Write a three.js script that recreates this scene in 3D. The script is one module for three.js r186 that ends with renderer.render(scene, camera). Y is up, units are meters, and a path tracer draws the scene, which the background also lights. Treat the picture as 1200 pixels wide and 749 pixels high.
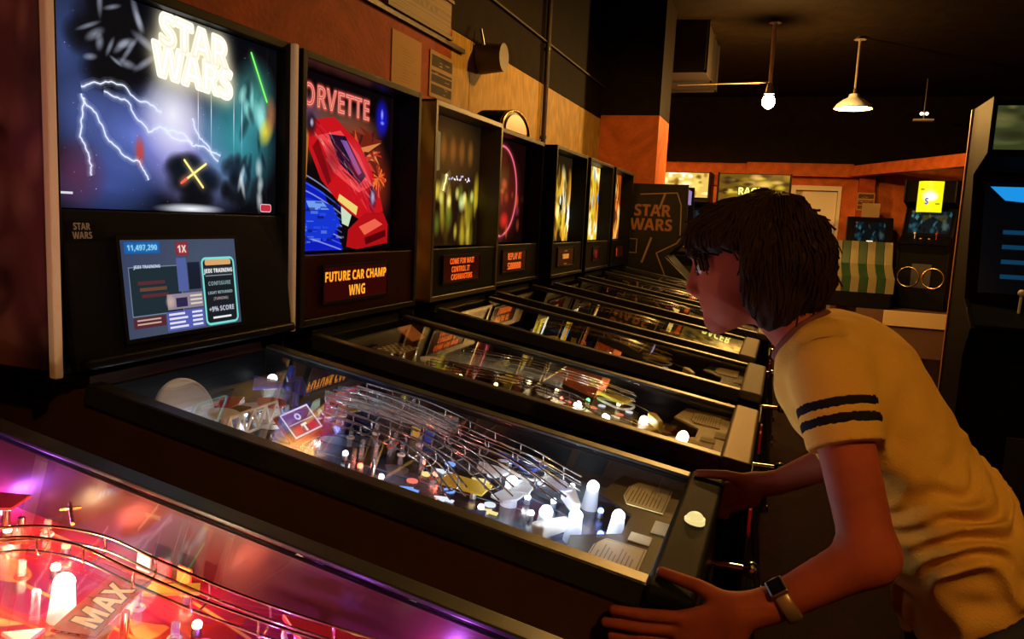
import * as THREE from 'three';
import { RoundedBoxGeometry } from 'three/addons/geometries/RoundedBoxGeometry.js';
import { mergeGeometries } from 'three/addons/utils/BufferGeometryUtils.js';
import { RectAreaLightUniformsLib } from 'three/addons/lights/RectAreaLightUniformsLib.js';
import { createNoise3D } from 'simplex-noise';

RectAreaLightUniformsLib.init();
const V = (x, y, z) => new THREE.Vector3(x, y, z);
const scene = new THREE.Scene();
scene.background = new THREE.Color(0x000000);

// ---------------------------------------------------------------- camera
const camera = new THREE.PerspectiveCamera(2 * Math.atan(374.5 / 912.35) * 180 / Math.PI, 1200 / 749, 0.05, 60);
{
  const yaw = 0.3317, pitch = -0.1291, roll = 0.0488;
  const F = V(Math.cos(yaw) * Math.cos(pitch), Math.sin(pitch), -Math.sin(yaw) * Math.cos(pitch));
  const R = V(Math.sin(yaw), 0, Math.cos(yaw)), U = R.clone().cross(F);
  const R2 = R.clone().multiplyScalar(Math.cos(roll)).addScaledVector(U, Math.sin(roll));
  const U2 = R.clone().multiplyScalar(-Math.sin(roll)).addScaledVector(U, Math.cos(roll));
  camera.position.set(-1.4223, 1.5227, 1.2539);
  camera.quaternion.setFromRotationMatrix(new THREE.Matrix4().makeBasis(R2, U2, F.clone().negate()));
  camera.updateMatrixWorld();
}
const renderer = new THREE.WebGLRenderer({ antialias: true });
renderer.toneMapping = THREE.LinearToneMapping;
renderer.toneMappingExposure = 1.0;
renderer.shadowMap.enabled = true;

// light levels (candela for bulbs)
const LAMP_COLOR = new THREE.Color(1.0, 0.5, 0.11);
const LAMP_POWER = 5;

// ---------------------------------------------------------------- helpers
function rngOf(seed) { let a = seed >>> 0; return () => { a = (a + 0x6D2B79F5) >>> 0; let t = a; t = Math.imul(t ^ (t >>> 15), t | 1); t ^= t + Math.imul(t ^ (t >>> 7), t | 61); return ((t ^ (t >>> 14)) >>> 0) / 4294967296; }; }
const noise3 = createNoise3D(rngOf(7));
const taken = new Map();
function numbered(n) { const k = taken.get(n) ?? 0; taken.set(n, k + 1); return k ? `${n}_${String(k).padStart(3, '0')}` : n; }
function part(name, geo, mat, parent) {
  const o = new THREE.Mesh(geo, mat); o.name = name; o.castShadow = o.receiveShadow = true; parent.add(o); return o;
}
function thing(name, label, category, pos = [0, 0, 0], turn = 0, group) {
  const g = new THREE.Group(); g.name = numbered(name); g.position.set(...pos); g.rotation.y = turn;
  g.userData = { label, category }; if (group) g.userData.group = group; scene.add(g); return g;
}
function single(name, geo, mat, label, category, pos = [0, 0, 0], turn = 0, group) {
  const o = part(numbered(name), geo, mat, scene); o.position.set(...pos); o.rotation.y = turn; o.userData = { label, category }; if (group) o.userData.group = group; return o;
}
function struct(name, geo, mat, label, category = 'wall') { const o = part(name, geo, mat, scene); o.userData = { kind: 'structure', label, category }; return o; }
function nz(g) { const a = g.index ? g.toNonIndexed() : g; for (const k of Object.keys(a.attributes)) if (!['position', 'normal', 'uv'].includes(k)) a.deleteAttribute(k); return a; }
const merge = (list) => mergeGeometries(list.map(nz));
// box between two corners, optional rounding
function bx(x0, x1, y0, y1, z0, z1, r = 0) {
  const w = x1 - x0, h = y1 - y0, d = z1 - z0;
  const g = r ? new RoundedBoxGeometry(w, h, d, 2, Math.min(r, w / 2.01, h / 2.01, d / 2.01)) : new THREE.BoxGeometry(w, h, d);
  return g.translate((x0 + x1) / 2, (y0 + y1) / 2, (z0 + z1) / 2);
}
// box with uv in metres (for tiled textures)
function bxm(x0, x1, y0, y1, z0, z1) {
  const g = bx(x0, x1, y0, y1, z0, z1), p = g.attributes.position, n = g.attributes.normal, u = g.attributes.uv;
  for (let i = 0; i < p.count; i++) {
    const X = p.getX(i), Y = p.getY(i), Z = p.getZ(i);
    if (Math.abs(n.getX(i)) > 0.5) u.setXY(i, Z, Y); else if (Math.abs(n.getY(i)) > 0.5) u.setXY(i, X, Z); else u.setXY(i, X, Y);
  }
  return g;
}
const cyl = (r0, r1, h, x, y, z, seg = 12) => new THREE.CylinderGeometry(r0, r1, h, seg).translate(x, y, z);
const sph = (r, x, y, z, s = 10) => new THREE.SphereGeometry(r, s, Math.max(6, s - 2)).translate(x, y, z);
function rod(a, b, r, seg = 8) {
  const A = V(...a), B = V(...b), d = B.clone().sub(A), L = d.length();
  return new THREE.CylinderGeometry(r, r, L, seg).applyMatrix4(new THREE.Matrix4().compose(A.add(B).multiplyScalar(0.5), new THREE.Quaternion().setFromUnitVectors(V(0, 1, 0), d.normalize()), V(1, 1, 1)));
}
const tube = (pts, r, n = 40, seg = 6, closed = false) => new THREE.TubeGeometry(new THREE.CatmullRomCurve3(pts.map((p) => V(...p)), closed), n, r, seg, closed);
// extrude a (z, y) profile along x between x0 and x1
function profile(pts, x0, x1, bevel = 0) {
  const s = new THREE.Shape(pts.map(([z, y]) => new THREE.Vector2(z, y)));
  const g = new THREE.ExtrudeGeometry(s, { depth: x1 - x0 - 2 * bevel, bevelEnabled: bevel > 0, bevelSize: bevel, bevelThickness: bevel, bevelOffset: -bevel, bevelSegments: 2 });
  return g.rotateY(-Math.PI / 2).translate(x1 - bevel, 0, 0);
}
// flat polygon lying in xz, thickness t, base at y = 0
function slab(pts, t, bevel = 0) {
  const s = new THREE.Shape(pts.map(([x, z]) => new THREE.Vector2(x, -z)));
  return new THREE.ExtrudeGeometry(s, { depth: t, bevelEnabled: bevel > 0, bevelSize: bevel, bevelThickness: bevel, bevelSegments: 1, curveSegments: 6 }).rotateX(-Math.PI / 2);
}
// textures
function canvas(w, h, draw) { const c = document.createElement('canvas'); c.width = w; c.height = h; draw(c.getContext('2d'), w, h); const t = new THREE.CanvasTexture(c); t.colorSpace = THREE.SRGBColorSpace; t.anisotropy = 8; return t; }
function noiseTex(size, f, srgb = true) {
  const d = new Uint8Array(size * size * 4);
  for (let y = 0; y < size; y++) for (let x = 0; x < size; x++) { const c = f(x / size, y / size), i = (y * size + x) * 4; for (let k = 0; k < 3; k++) d[i + k] = Math.max(0, Math.min(255, c[k] * 255)); d[i + 3] = 255; }
  const t = new THREE.DataTexture(d, size, size); t.magFilter = THREE.LinearFilter; t.minFilter = THREE.LinearMipmapLinearFilter; t.generateMipmaps = true; t.wrapS = t.wrapT = THREE.RepeatWrapping; if (srgb) t.colorSpace = THREE.SRGBColorSpace; t.needsUpdate = true; return t;
}
// tileable noise on the torus
function tn(u, v, f, s = 0) { const a = u * 2 * Math.PI, b = v * 2 * Math.PI, r = f / 6.283; return noise3(Math.cos(a) * r + s, Math.sin(a) * r + Math.cos(b) * r * 1.31, Math.sin(b) * r + s * 2.7); }
const std = (color, roughness = 0.6, metalness = 0, more = {}) => new THREE.MeshStandardMaterial({ color, roughness, metalness, ...more });
const lin = (r, g, b) => new THREE.Color().setRGB(r, g, b);
const dull = (color, roughness, specularIntensity) => new THREE.MeshPhysicalMaterial({ color, roughness, specularIntensity });
const glow = (color, k, more = {}) => new THREE.MeshStandardMaterial({ color: 0x050505, roughness: 0.4, emissive: color, emissiveIntensity: k, ...more });
const picture = (map, k = 1, rough = 0.12) => new THREE.MeshStandardMaterial({ color: 0x080808, roughness: rough, emissive: 0xffffff, emissiveMap: map, emissiveIntensity: k });

const M = {
  black: dull(lin(0.0045, 0.004, 0.004), 0.4, 0.16), blackMatte: dull(lin(0.004, 0.004, 0.004), 0.8, 0.15), satin: dull(lin(0.005, 0.005, 0.0055), 0.35, 0.1),
  chrome: std(lin(0.8, 0.8, 0.8), 0.14, 1), steel: std(lin(0.5, 0.49, 0.48), 0.32, 1), darkSteel: std(lin(0.06, 0.06, 0.06), 0.38, 0.7), brass: std(lin(0.72, 0.5, 0.2), 0.25, 1),
  cream: std(lin(0.72, 0.62, 0.5), 0.5), white: std(lin(0.75, 0.73, 0.7), 0.4), card: std(lin(0.62, 0.52, 0.3), 0.7),
  rubber: std(lin(0.7, 0.68, 0.62), 0.6), redRubber: std(lin(0.5, 0.03, 0.02), 0.5), yellowP: std(lin(0.85, 0.6, 0.05), 0.35), redP: std(lin(0.6, 0.03, 0.03), 0.3), blueP: std(lin(0.03, 0.06, 0.5), 0.3), orangeP: std(lin(0.7, 0.18, 0.03), 0.35), greenP: std(lin(0.05, 0.35, 0.08), 0.35), purpleP: std(lin(0.25, 0.05, 0.5), 0.35),
  glass: new THREE.MeshPhysicalMaterial({ color: 0xffffff, roughness: 0.0, transmission: 1, thickness: 0, ior: 1.5 }),
  clear: new THREE.MeshPhysicalMaterial({ color: lin(0.85, 0.9, 0.92), roughness: 0.08, transmission: 0.85, thickness: 0, ior: 1.45 }),
  frost: new THREE.MeshPhysicalMaterial({ color: lin(0.8, 0.82, 0.85), roughness: 0.45, transmission: 0.5, thickness: 0, ior: 1.45 }),
};

// ---------------------------------------------------------------- the room
const plaster = noiseTex(256, (u, v) => { const n = 0.5 + 0.5 * tn(u, v, 40) * 0.5 + 0.15 * tn(u, v, 9, 3); return [n, n, n]; }, false);
const paintTex = (r, g, b, amp, seed) => noiseTex(256, (u, v) => { const n = 1 + amp * (0.6 * tn(u, v, 5, seed) + 0.3 * tn(u, v, 22, seed + 1) + 0.25 * tn(u, v, 70, seed + 2)); return [r * n, g * n, b * n]; });
const matte = (color, roughness, metalness, more) => new THREE.MeshPhysicalMaterial({ color, roughness, specularIntensity: 0.12, ...more });
const redPaint = matte(0xffffff, 0.6, 0, { map: paintTex(0.62, 0.28, 0.17, 0.16, 1), bumpMap: plaster, bumpScale: 0.0015 });
const orangePaint = matte(0xffffff, 0.6, 0, { map: paintTex(0.72, 0.38, 0.2, 0.16, 5), bumpMap: plaster, bumpScale: 0.0015 });
const blackPaint = matte(0xffffff, 0.8, 0, { map: paintTex(0.11, 0.08, 0.05, 0.2, 9), bumpMap: plaster, bumpScale: 0.002 });
const ceilPaint = matte(0xffffff, 0.85, 0, { map: paintTex(0.11, 0.078, 0.042, 0.25, 13), bumpMap: plaster, bumpScale: 0.003 });
const panelTexs = [0, 1, 2].map((k) => noiseTex(256, (u, v) => { const w = tn(u, v * 0.25, 26, 20 + k) * 0.5 + tn(u, v, 6, 30 + k) * 0.35 + tn(u, v, 90, 40 + k) * 0.18, n = 1 + 0.2 * w; return [0.68 * n, 0.54 * n, 0.27 * n]; }));
const panelMats = panelTexs.map((t) => matte(0xffffff, 0.55, 0, { map: t, bumpMap: plaster, bumpScale: 0.001 }));
const carpet = noiseTex(256, (u, v) => { const n = 0.5 + 0.5 * tn(u, v, 60, 50), m = tn(u, v, 10, 55) > 0.35 ? 1.4 : 1; return [0.09 * (0.6 + 0.6 * n) * m, 0.035 * (0.6 + 0.6 * n), 0.03 * (0.6 + 0.6 * n)]; });
const XB = 11.5, CEIL = 3.55, WZ = -0.45;
struct('floor', bxm(-3.8, XB + 0.2, -0.12, 0, -1.9, 4.8), matte(0xffffff, 0.95, 0, { map: carpet }), 'dark patterned carpet floor of the arcade', 'floor');
struct('ceiling', bxm(-3.8, XB + 0.2, CEIL, CEIL + 0.15, -1.9, 4.8), ceilPaint, 'dark painted ceiling above the machines', 'ceiling');
const wallL = struct('wall_left', bxm(-3.8, 2.36, 0, 2.47, WZ - 0.15, WZ), redPaint, 'red painted wall behind the row of pinball machines');
{ // plywood panels continue the wall towards the corner
  const xs = [2.36, 2.62, 3.93, 5.0, 5.75];
  part('plywood_backing', bxm(2.36, 5.75, 0, 2.47, WZ - 0.15, WZ - 0.02), std(lin(0.2, 0.13, 0.06), 0.8), wallL);
  for (let i = 0; i < 4; i++) part('panel', bxm(xs[i] + 0.004, xs[i + 1] - 0.004, 0.02, 2.465, WZ - 0.02, WZ), panelMats[i % 3], wallL);
}
struct('trim_1', bx(-3.8, 2.5, 2.37, 2.392, WZ, WZ + 0.02), std(lin(0.05, 0.02, 0.015), 0.5), 'thin dark rail fixed along the red wall', 'trim');
struct('wall_upper', bxm(-3.8, 5.75, 2.47, CEIL, WZ - 0.15, WZ), blackPaint, 'black painted upper wall above the red wall and panelling');
struct('wall_corner', bxm(5.75, 6.35, 0, 2.5, -1.9, 0.085), orangePaint, 'orange painted wall end that juts out behind the last machines');
struct('wall_corner_upper', bxm(5.75, 6.35, 2.5, CEIL, -1.9, 0.085), blackPaint, 'black painted upper part of the jutting wall end');
struct('wall_side', bxm(6.35, XB, 0, CEIL, -1.9, -1.75), redPaint, 'red side wall of the back room');
const DZ0 = 1.33, DZ1 = 1.93, DT = 2.17;
struct('wall_back_upper', bxm(XB - 0.1, XB + 0.15, 2.56, CEIL, -1.9, 4.8), blackPaint, 'black painted upper part of the back wall');
struct('wall_back', merge([bxm(XB, XB + 0.15, 0, 2.56, -1.9, DZ0), bxm(XB, XB + 0.15, DT, 2.56, DZ0, DZ1), bxm(XB, XB + 0.15, 0, 2.56, DZ1, 4.8)]), orangePaint, 'orange red back wall of the far room');
struct('wall_right', bxm(-3.8, XB, 0, CEIL, 4.65, 4.8), blackPaint, 'dark side wall across the aisle');
struct('wall_front', bxm(-3.8, -3.65, 0, CEIL, -0.6, 4.8), redPaint, 'red wall behind the photographer');
{ // open white door in the back wall
  const d = struct('door_1', merge([bx(XB - 0.02, XB + 0.12, 0, DT, DZ0 - 0.07, DZ0), bx(XB - 0.02, XB + 0.12, 0, DT, DZ1, DZ1 + 0.05), bx(XB - 0.02, XB + 0.12, DT, DT + 0.07, DZ0 - 0.07, DZ1 + 0.05)]), M.cream, 'white framed doorway with a pale door in the back wall', 'door');
  part('door_leaf', bx(XB + 0.06, XB + 0.1, 0.01, DT - 0.005, DZ0 + 0.1, DZ1 - 0.005), M.cream, d);
  part('door_edge', bx(XB + 0.1, XB + 0.13, 0.01, DT, DZ0, DZ0 + 0.1), M.card, d);
  part('door_handle', merge([sph(0.03, XB + 0.03, 1.02, DZ0 + 0.17), rod([XB + 0.06, 1.02, DZ0 + 0.17], [XB + 0.03, 1.02, DZ0 + 0.17], 0.012)]), M.brass, d);
}
{ // soffit boards of the back room
  const a = [11.36, 0.58], b = [11.36, 2.1], c = [8.9, 3.28];
  struct('trim_2', bxm(11.3, 11.5, 2.37, 2.56, 0.58, 2.1), orangePaint, 'straight orange soffit board on the back wall', 'trim');
  const L = Math.hypot(c[0] - b[0], c[1] - b[1]), g = bxm(-L / 2, L / 2, 2.38, 2.53, -0.08, 0.08).rotateY(-Math.atan2(c[1] - b[1], c[0] - b[0])).translate((b[0] + c[0]) / 2, 0, (b[1] + c[1]) / 2);
  struct('trim_3', g, orangePaint, 'slanting orange soffit board above the arcade cabinets', 'trim');
  struct('trim_4', bxm(11.42, 11.5, 2.2, 2.36, -1.7, 0.56), redPaint, 'red board on the back wall above the lit marquees', 'trim');
  struct('trim_5', bxm(11.3, 11.5, 0, 2.37, 2.2, 2.42), redPaint, 'red pilaster on the back wall beside the door', 'trim');
}
{ // raised platform with light nosing
  const p = struct('floor_platform', bxm(9.6, XB, 0, 0.58, 2.2, 4.65), std(lin(0.10, 0.045, 0.025), 0.8), 'raised brown platform carrying the arcade cabinets', 'platform');
  part('nosing', bx(9.57, 9.6, 0.39, 0.585, 2.52, 3.44, 0.005), std(lin(0.55, 0.4, 0.2), 0.6), p);
}

// ---------------------------------------------------------------- pendant lamps
const shadeOut = std(lin(0.25, 0.2, 0.13), 0.45), shadeIn = std(lin(0.85, 0.82, 0.74), 0.6);
function pendant(x, y, z, label, power = LAMP_POWER, k = 1, bare = false) {
  const g = thing('pendant_lamp', label, 'lamp', [x, y, z], 0, 'pendant lamps over the aisle');
  const prof = [[0.03, 0.15], [0.05, 0.14], [0.06, 0.11], [0.11, 0.085], [0.165, 0.04], [0.19, 0.0]];
  if (!bare) {
    part('shade', new THREE.LatheGeometry([...prof, ...prof.slice().reverse().map(([r, h]) => [r - 0.004, h - 0.003])].map(([r, h]) => new THREE.Vector2(r, h)), 32), shadeIn, g);
    part('rim', new THREE.TorusGeometry(0.19, 0.005, 6, 32).rotateX(Math.PI / 2), shadeOut, g);
  } else part('collar', new THREE.LatheGeometry([[0.02, 0.24], [0.03, 0.22], [0.05, 0.13], [0.047, 0.13], [0.026, 0.21]].map(([r, h]) => new THREE.Vector2(r, h)), 24), M.steel, g);
  part('socket', cyl(0.02, 0.024, 0.08, 0, 0.16, 0), M.brass, g);
  part('rod', cyl(bare ? 0.02 : 0.012, bare ? 0.02 : 0.012, CEIL - y - 0.19, 0, (CEIL - y + 0.19) / 2, 0), bare ? M.cream : shadeOut, g);
  part('ceiling_rose', cyl(0.03, 0.06, 0.03, 0, CEIL - y - 0.015, 0, 20), shadeOut, g);
  part('light_bulb', new THREE.SphereGeometry(bare ? 0.06 : 0.045, 16, 12).scale(1, 1.2, 1).translate(0, bare ? 0.06 : 0.03, 0), glow(LAMP_COLOR.clone().lerp(lin(1, 0.85, 0.5), 0.5), 14 * k), g);
  const l = new THREE.PointLight(LAMP_COLOR, power, 0, 2); l.position.set(0, 0.03, 0); l.castShadow = true; l.shadow.radius = 2; g.add(l);
}
pendant(6.8, 2.72, 0.97, 'glaring bare bulb hanging on a pale rod above the aisle', 11, 6, true);
pendant(7.6, 2.83, 1.79, 'white dome pendant lamp further back over the aisle', 11, 2.5);
pendant(3.5, 3.18, 1.15, 'dome pendant lamp above the aisle beyond the player', 11);
pendant(-1.7, 3.0, 2.4, 'dome pendant lamp behind the photographer', 6);
pendant(8.6, 2.9, -0.95, 'dome pendant lamp in the back room behind the wall end', 30);

// ---------------------------------------------------------------- screens, translites and prints
const glowText = (c, s, x, y, font, fill, sh, blur, align = 'center') => { c.font = font; c.textAlign = align; c.textBaseline = 'middle'; c.shadowColor = sh; c.shadowBlur = blur; c.fillStyle = fill; c.fillText(s, x, y); c.shadowBlur = 0; };
function blob(c, x, y, rx, ry, col, a = 1, rot = 0) { c.save(); c.translate(x, y); c.rotate(rot); c.scale(rx, ry); const g = c.createRadialGradient(0, 0, 0, 0, 0, 1); g.addColorStop(0, col); g.addColorStop(0.55, col + '9a'); g.addColorStop(1, col + '00'); c.globalAlpha = a; c.fillStyle = g; c.fillRect(-1, -1, 2, 2); c.restore(); }
function bolt(c, x0, y0, x1, y1, rnd, w, col, jag = 0.12) {
  let pts = [[x0, y0], [x1, y1]], amp = Math.hypot(x1 - x0, y1 - y0) * jag;
  for (let k = 0; k < 5; k++) { const q = [pts[0]]; for (let i = 1; i < pts.length; i++) { const [ax, ay] = pts[i - 1], [bx2, by] = pts[i], L = Math.hypot(bx2 - ax, by - ay) + 1e-6, j = (rnd() - 0.5) * amp; q.push([(ax + bx2) / 2 - j * (by - ay) / L, (ay + by) / 2 + j * (bx2 - ax) / L], [bx2, by]); } pts = q; amp *= 0.5; }
  c.lineJoin = 'round'; for (const [lw, al] of [[w * 6, 0.12], [w * 3, 0.25], [w, 0.95]]) { c.beginPath(); pts.forEach(([x, y], i) => (i ? c.lineTo(x, y) : c.moveTo(x, y))); c.lineWidth = lw; c.globalAlpha = al; c.strokeStyle = col; c.stroke(); } c.globalAlpha = 1;
}
function poly(c, pts, fill) { c.beginPath(); pts.forEach(([x, y], i) => (i ? c.lineTo(x, y) : c.moveTo(x, y))); c.closePath(); c.fillStyle = fill; c.fill(); }
const spaceArt = canvas(1024, 660, (c, w, h) => {
  const r = rngOf(11); c.fillStyle = '#06070c'; c.fillRect(0, 0, w, h);
  blob(c, 60, 200, 170, 300, '#5a74c8', 0.55); blob(c, 300, 420, 330, 200, '#6f86e8', 0.8); blob(c, 520, 420, 240, 230, '#b9a8ff', 0.75); blob(c, 470, 330, 160, 180, '#ffffff', 0.8);
  blob(c, 800, 380, 250, 260, '#48c0d0', 0.75); blob(c, 900, 200, 140, 170, '#63d6c8', 0.5); blob(c, 640, 540, 260, 140, '#8892d8', 0.6); blob(c, 200, 590, 260, 120, '#4a62b8', 0.7); blob(c, 90, 560, 120, 120, '#6a2436', 0.6);
  for (let i = 0; i < 160; i++) { c.fillStyle = `rgba(220,230,255,${0.2 + 0.7 * r()})`; const s = 1 + 2 * r(); c.fillRect(r() * w, r() * h, s, s); }
  // dark drifting cloud masses
  for (const [x, y, rx, ry, n] of [[230, 130, 170, 190, 46], [560, 560, 150, 130, 30], [760, 560, 90, 120, 14]]) for (let i = 0; i < n; i++) { const a = r() * 6.28, q = Math.sqrt(r()); blob(c, x + Math.cos(a) * q * rx * 0.7, y + Math.sin(a) * q * ry * 0.75, rx * 0.42, ry * 0.34, '#0a090c', 0.75); }
  for (let i = 0; i < 16; i++) blob(c, 130 + r() * 220, 30 + r() * 180, 30 + 40 * r(), 8 + 12 * r(), '#c9d2e8', 0.55, r() * 3);
  for (let i = 0; i < 14; i++) blob(c, 760 + r() * 190, 430 + r() * 190, 10 + 18 * r(), 30 + 40 * r(), i % 3 ? '#12161e' : '#cfd6d8', 0.8, r() - 0.5);
  for (let i = 0; i < 9; i++) blob(c, 790 + r() * 160, 190 + r() * 200, 12 + 30 * r(), 40 + 50 * r(), i % 2 ? '#0d2026' : '#a8efe6', 0.7, r() - 0.5);
  blob(c, 960, 330, 46, 70, '#e8d23a', 0.9, 0.4); blob(c, 990, 260, 40, 90, '#c86a3a', 0.7);
  blob(c, 325, 470, 24, 60, '#c83a2a', 0.9);
  for (const a of [[110, 300, 420, 330], [110, 320, 320, 500], [190, 300, 560, 420], [320, 500, 360, 560], [430, 380, 690, 470], [560, 330, 700, 450], [120, 330, 140, 560]]) bolt(c, ...a, r, 5, '#dfe6ff', 0.3);
  c.lineCap = 'round';
  for (const [a, b, d, e, col] of [[520, 480, 610, 570, '#ffe98a'], [625, 485, 505, 560, '#ffe98a'], [505, 560, 530, 545, '#ff5a4a'], [870, 40, 965, 210, '#7aff6a']]) { c.beginPath(); c.moveTo(a, b); c.lineTo(d, e); c.lineWidth = 9; c.strokeStyle = col; c.shadowColor = col; c.shadowBlur = 22; c.stroke(); } c.shadowBlur = 0;
  for (const x of [585, 650, 770, 815]) { const g = c.createLinearGradient(0, 180, 0, 460); g.addColorStop(0, 'rgba(255,255,255,.0)'); g.addColorStop(0.4, 'rgba(255,255,255,.75)'); g.addColorStop(1, 'rgba(255,255,255,0)'); c.fillStyle = g; c.fillRect(x, 180, 4, 280); }
  blob(c, 550, 650, 180, 22, '#f4f8ff', 1);
  // title
  c.save(); c.translate(575, 118); c.transform(1, 0.07, 0, 1, 0, 0); c.lineJoin = 'round'; c.textAlign = 'center'; c.textBaseline = 'middle'; c.font = '900 138px sans-serif'; c.shadowColor = '#fff2c8'; c.shadowBlur = 60;
  for (const [s, y] of [['STAR', -50], ['WARS', 54]]) { c.strokeStyle = '#fffdf6'; c.lineWidth = 17; c.strokeText(s, 0, y); c.fillStyle = '#ffffff'; c.fillText(s, 0, y); } c.shadowBlur = 0;
  c.strokeStyle = 'rgba(200,180,140,.3)'; c.lineWidth = 2; c.strokeText('STAR', 0, -50); c.strokeText('WARS', 0, 54); c.restore();
  c.fillStyle = '#b8283a'; c.strokeStyle = '#e8d0d0'; c.lineWidth = 3; c.beginPath(); c.roundRect(930, 620, 66, 30, 9); c.fill(); c.stroke();
  c.fillStyle = '#cfd0d8'; c.fillRect(12, 612, 62, 7);
});
const lcdArt = canvas(512, 300, (c, w, h) => {
  const g = c.createLinearGradient(0, 0, w, h); g.addColorStop(0, '#3b4668'); g.addColorStop(0.5, '#4a5468'); g.addColorStop(1, '#474c66'); c.fillStyle = g; c.fillRect(0, 0, w, h);
  c.fillStyle = '#1c63b0'; c.fillRect(18, 6, 140, 36); glowText(c, '11,497,290', 88, 24, 'bold 24px sans-serif', '#9fe4ff', '#58c0ff', 8);
  c.fillStyle = '#8e2f38'; c.fillRect(224, 8, 56, 44); glowText(c, '1X', 252, 31, 'bold 34px sans-serif', '#ffe9e0', '#ff8070', 8);
  c.fillStyle = '#23313a'; c.fillRect(26, 84, 210, 150); c.strokeStyle = '#7f93a8'; c.lineWidth = 3; c.strokeRect(26, 84, 210, 150); glowText(c, 'JEDI TRAINING', 100, 82, 'bold 15px sans-serif', '#dfe8ff', '#000', 0);
  for (let i = 0; i < 3; i++) { c.fillStyle = i % 2 ? '#6e4a36' : '#5d2f34'; c.fillRect(56 + i * 6, 128 + i * 20, 110, 11); }
  c.fillStyle = '#5866a8'; c.fillRect(222, 60, 44, 110); c.fillStyle = '#1c2030'; c.fillRect(270, 76, 56, 90);
  c.fillStyle = '#9a8a9e'; c.fillRect(168, 176, 160, 50); blob(c, 182, 200, 24, 26, '#d8b8a8', 1); c.fillStyle = '#302a50'; c.fillRect(206, 190, 50, 30);
  for (let i = 0; i < 3; i++) { c.fillStyle = '#e8e0c8'; c.fillRect(270, 184 + i * 13, 54, 6); }
  c.fillStyle = '#5a2c34'; c.fillRect(26, 238, 130, 34); c.fillStyle = '#d8b4a4'; for (let i = 0; i < 2; i++) c.fillRect(40, 245 + i * 12, 96, 5);
  c.fillStyle = '#5a64c0'; c.fillRect(160, 232, 168, 62); c.fillStyle = '#f4f0ff'; for (let i = 0; i < 4; i++) { c.fillRect(170, 238 + i * 14, 70 + 12 * (i % 2), 7); c.fillRect(272, 238 + i * 14, 48, 7); }
  c.fillStyle = '#1d2126'; c.beginPath(); c.roundRect(338, 66, 158, 226, 18); c.fill(); c.strokeStyle = '#7df0e4'; c.lineWidth = 8; c.stroke(); c.fillStyle = '#e8b070'; c.beginPath(); c.roundRect(352, 70, 130, 20, 6); c.fill();
  glowText(c, 'JEDI TRAINING', 417, 108, 'bold 20px sans-serif', '#ffffff', '#fff', 6);
  c.fillStyle = '#86909a'; c.fillRect(350, 124, 134, 4);
  glowText(c, 'CONFIGURE', 417, 152, 'bold 20px sans-serif', '#8fb0b0', '#000', 0); glowText(c, 'LIGHT RETURNED', 417, 184, 'bold 15px sans-serif', '#a9c0c4', '#000', 0); glowText(c, '(TURNING)', 417, 206, 'bold 14px sans-serif', '#b8a0a4', '#000', 0);
  glowText(c, '+9% SCORE', 417, 242, 'bold 24px sans-serif', '#cfd4e0', '#88a', 4); c.fillStyle = '#fff'; c.fillRect(370, 268, 92, 7);
});
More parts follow.
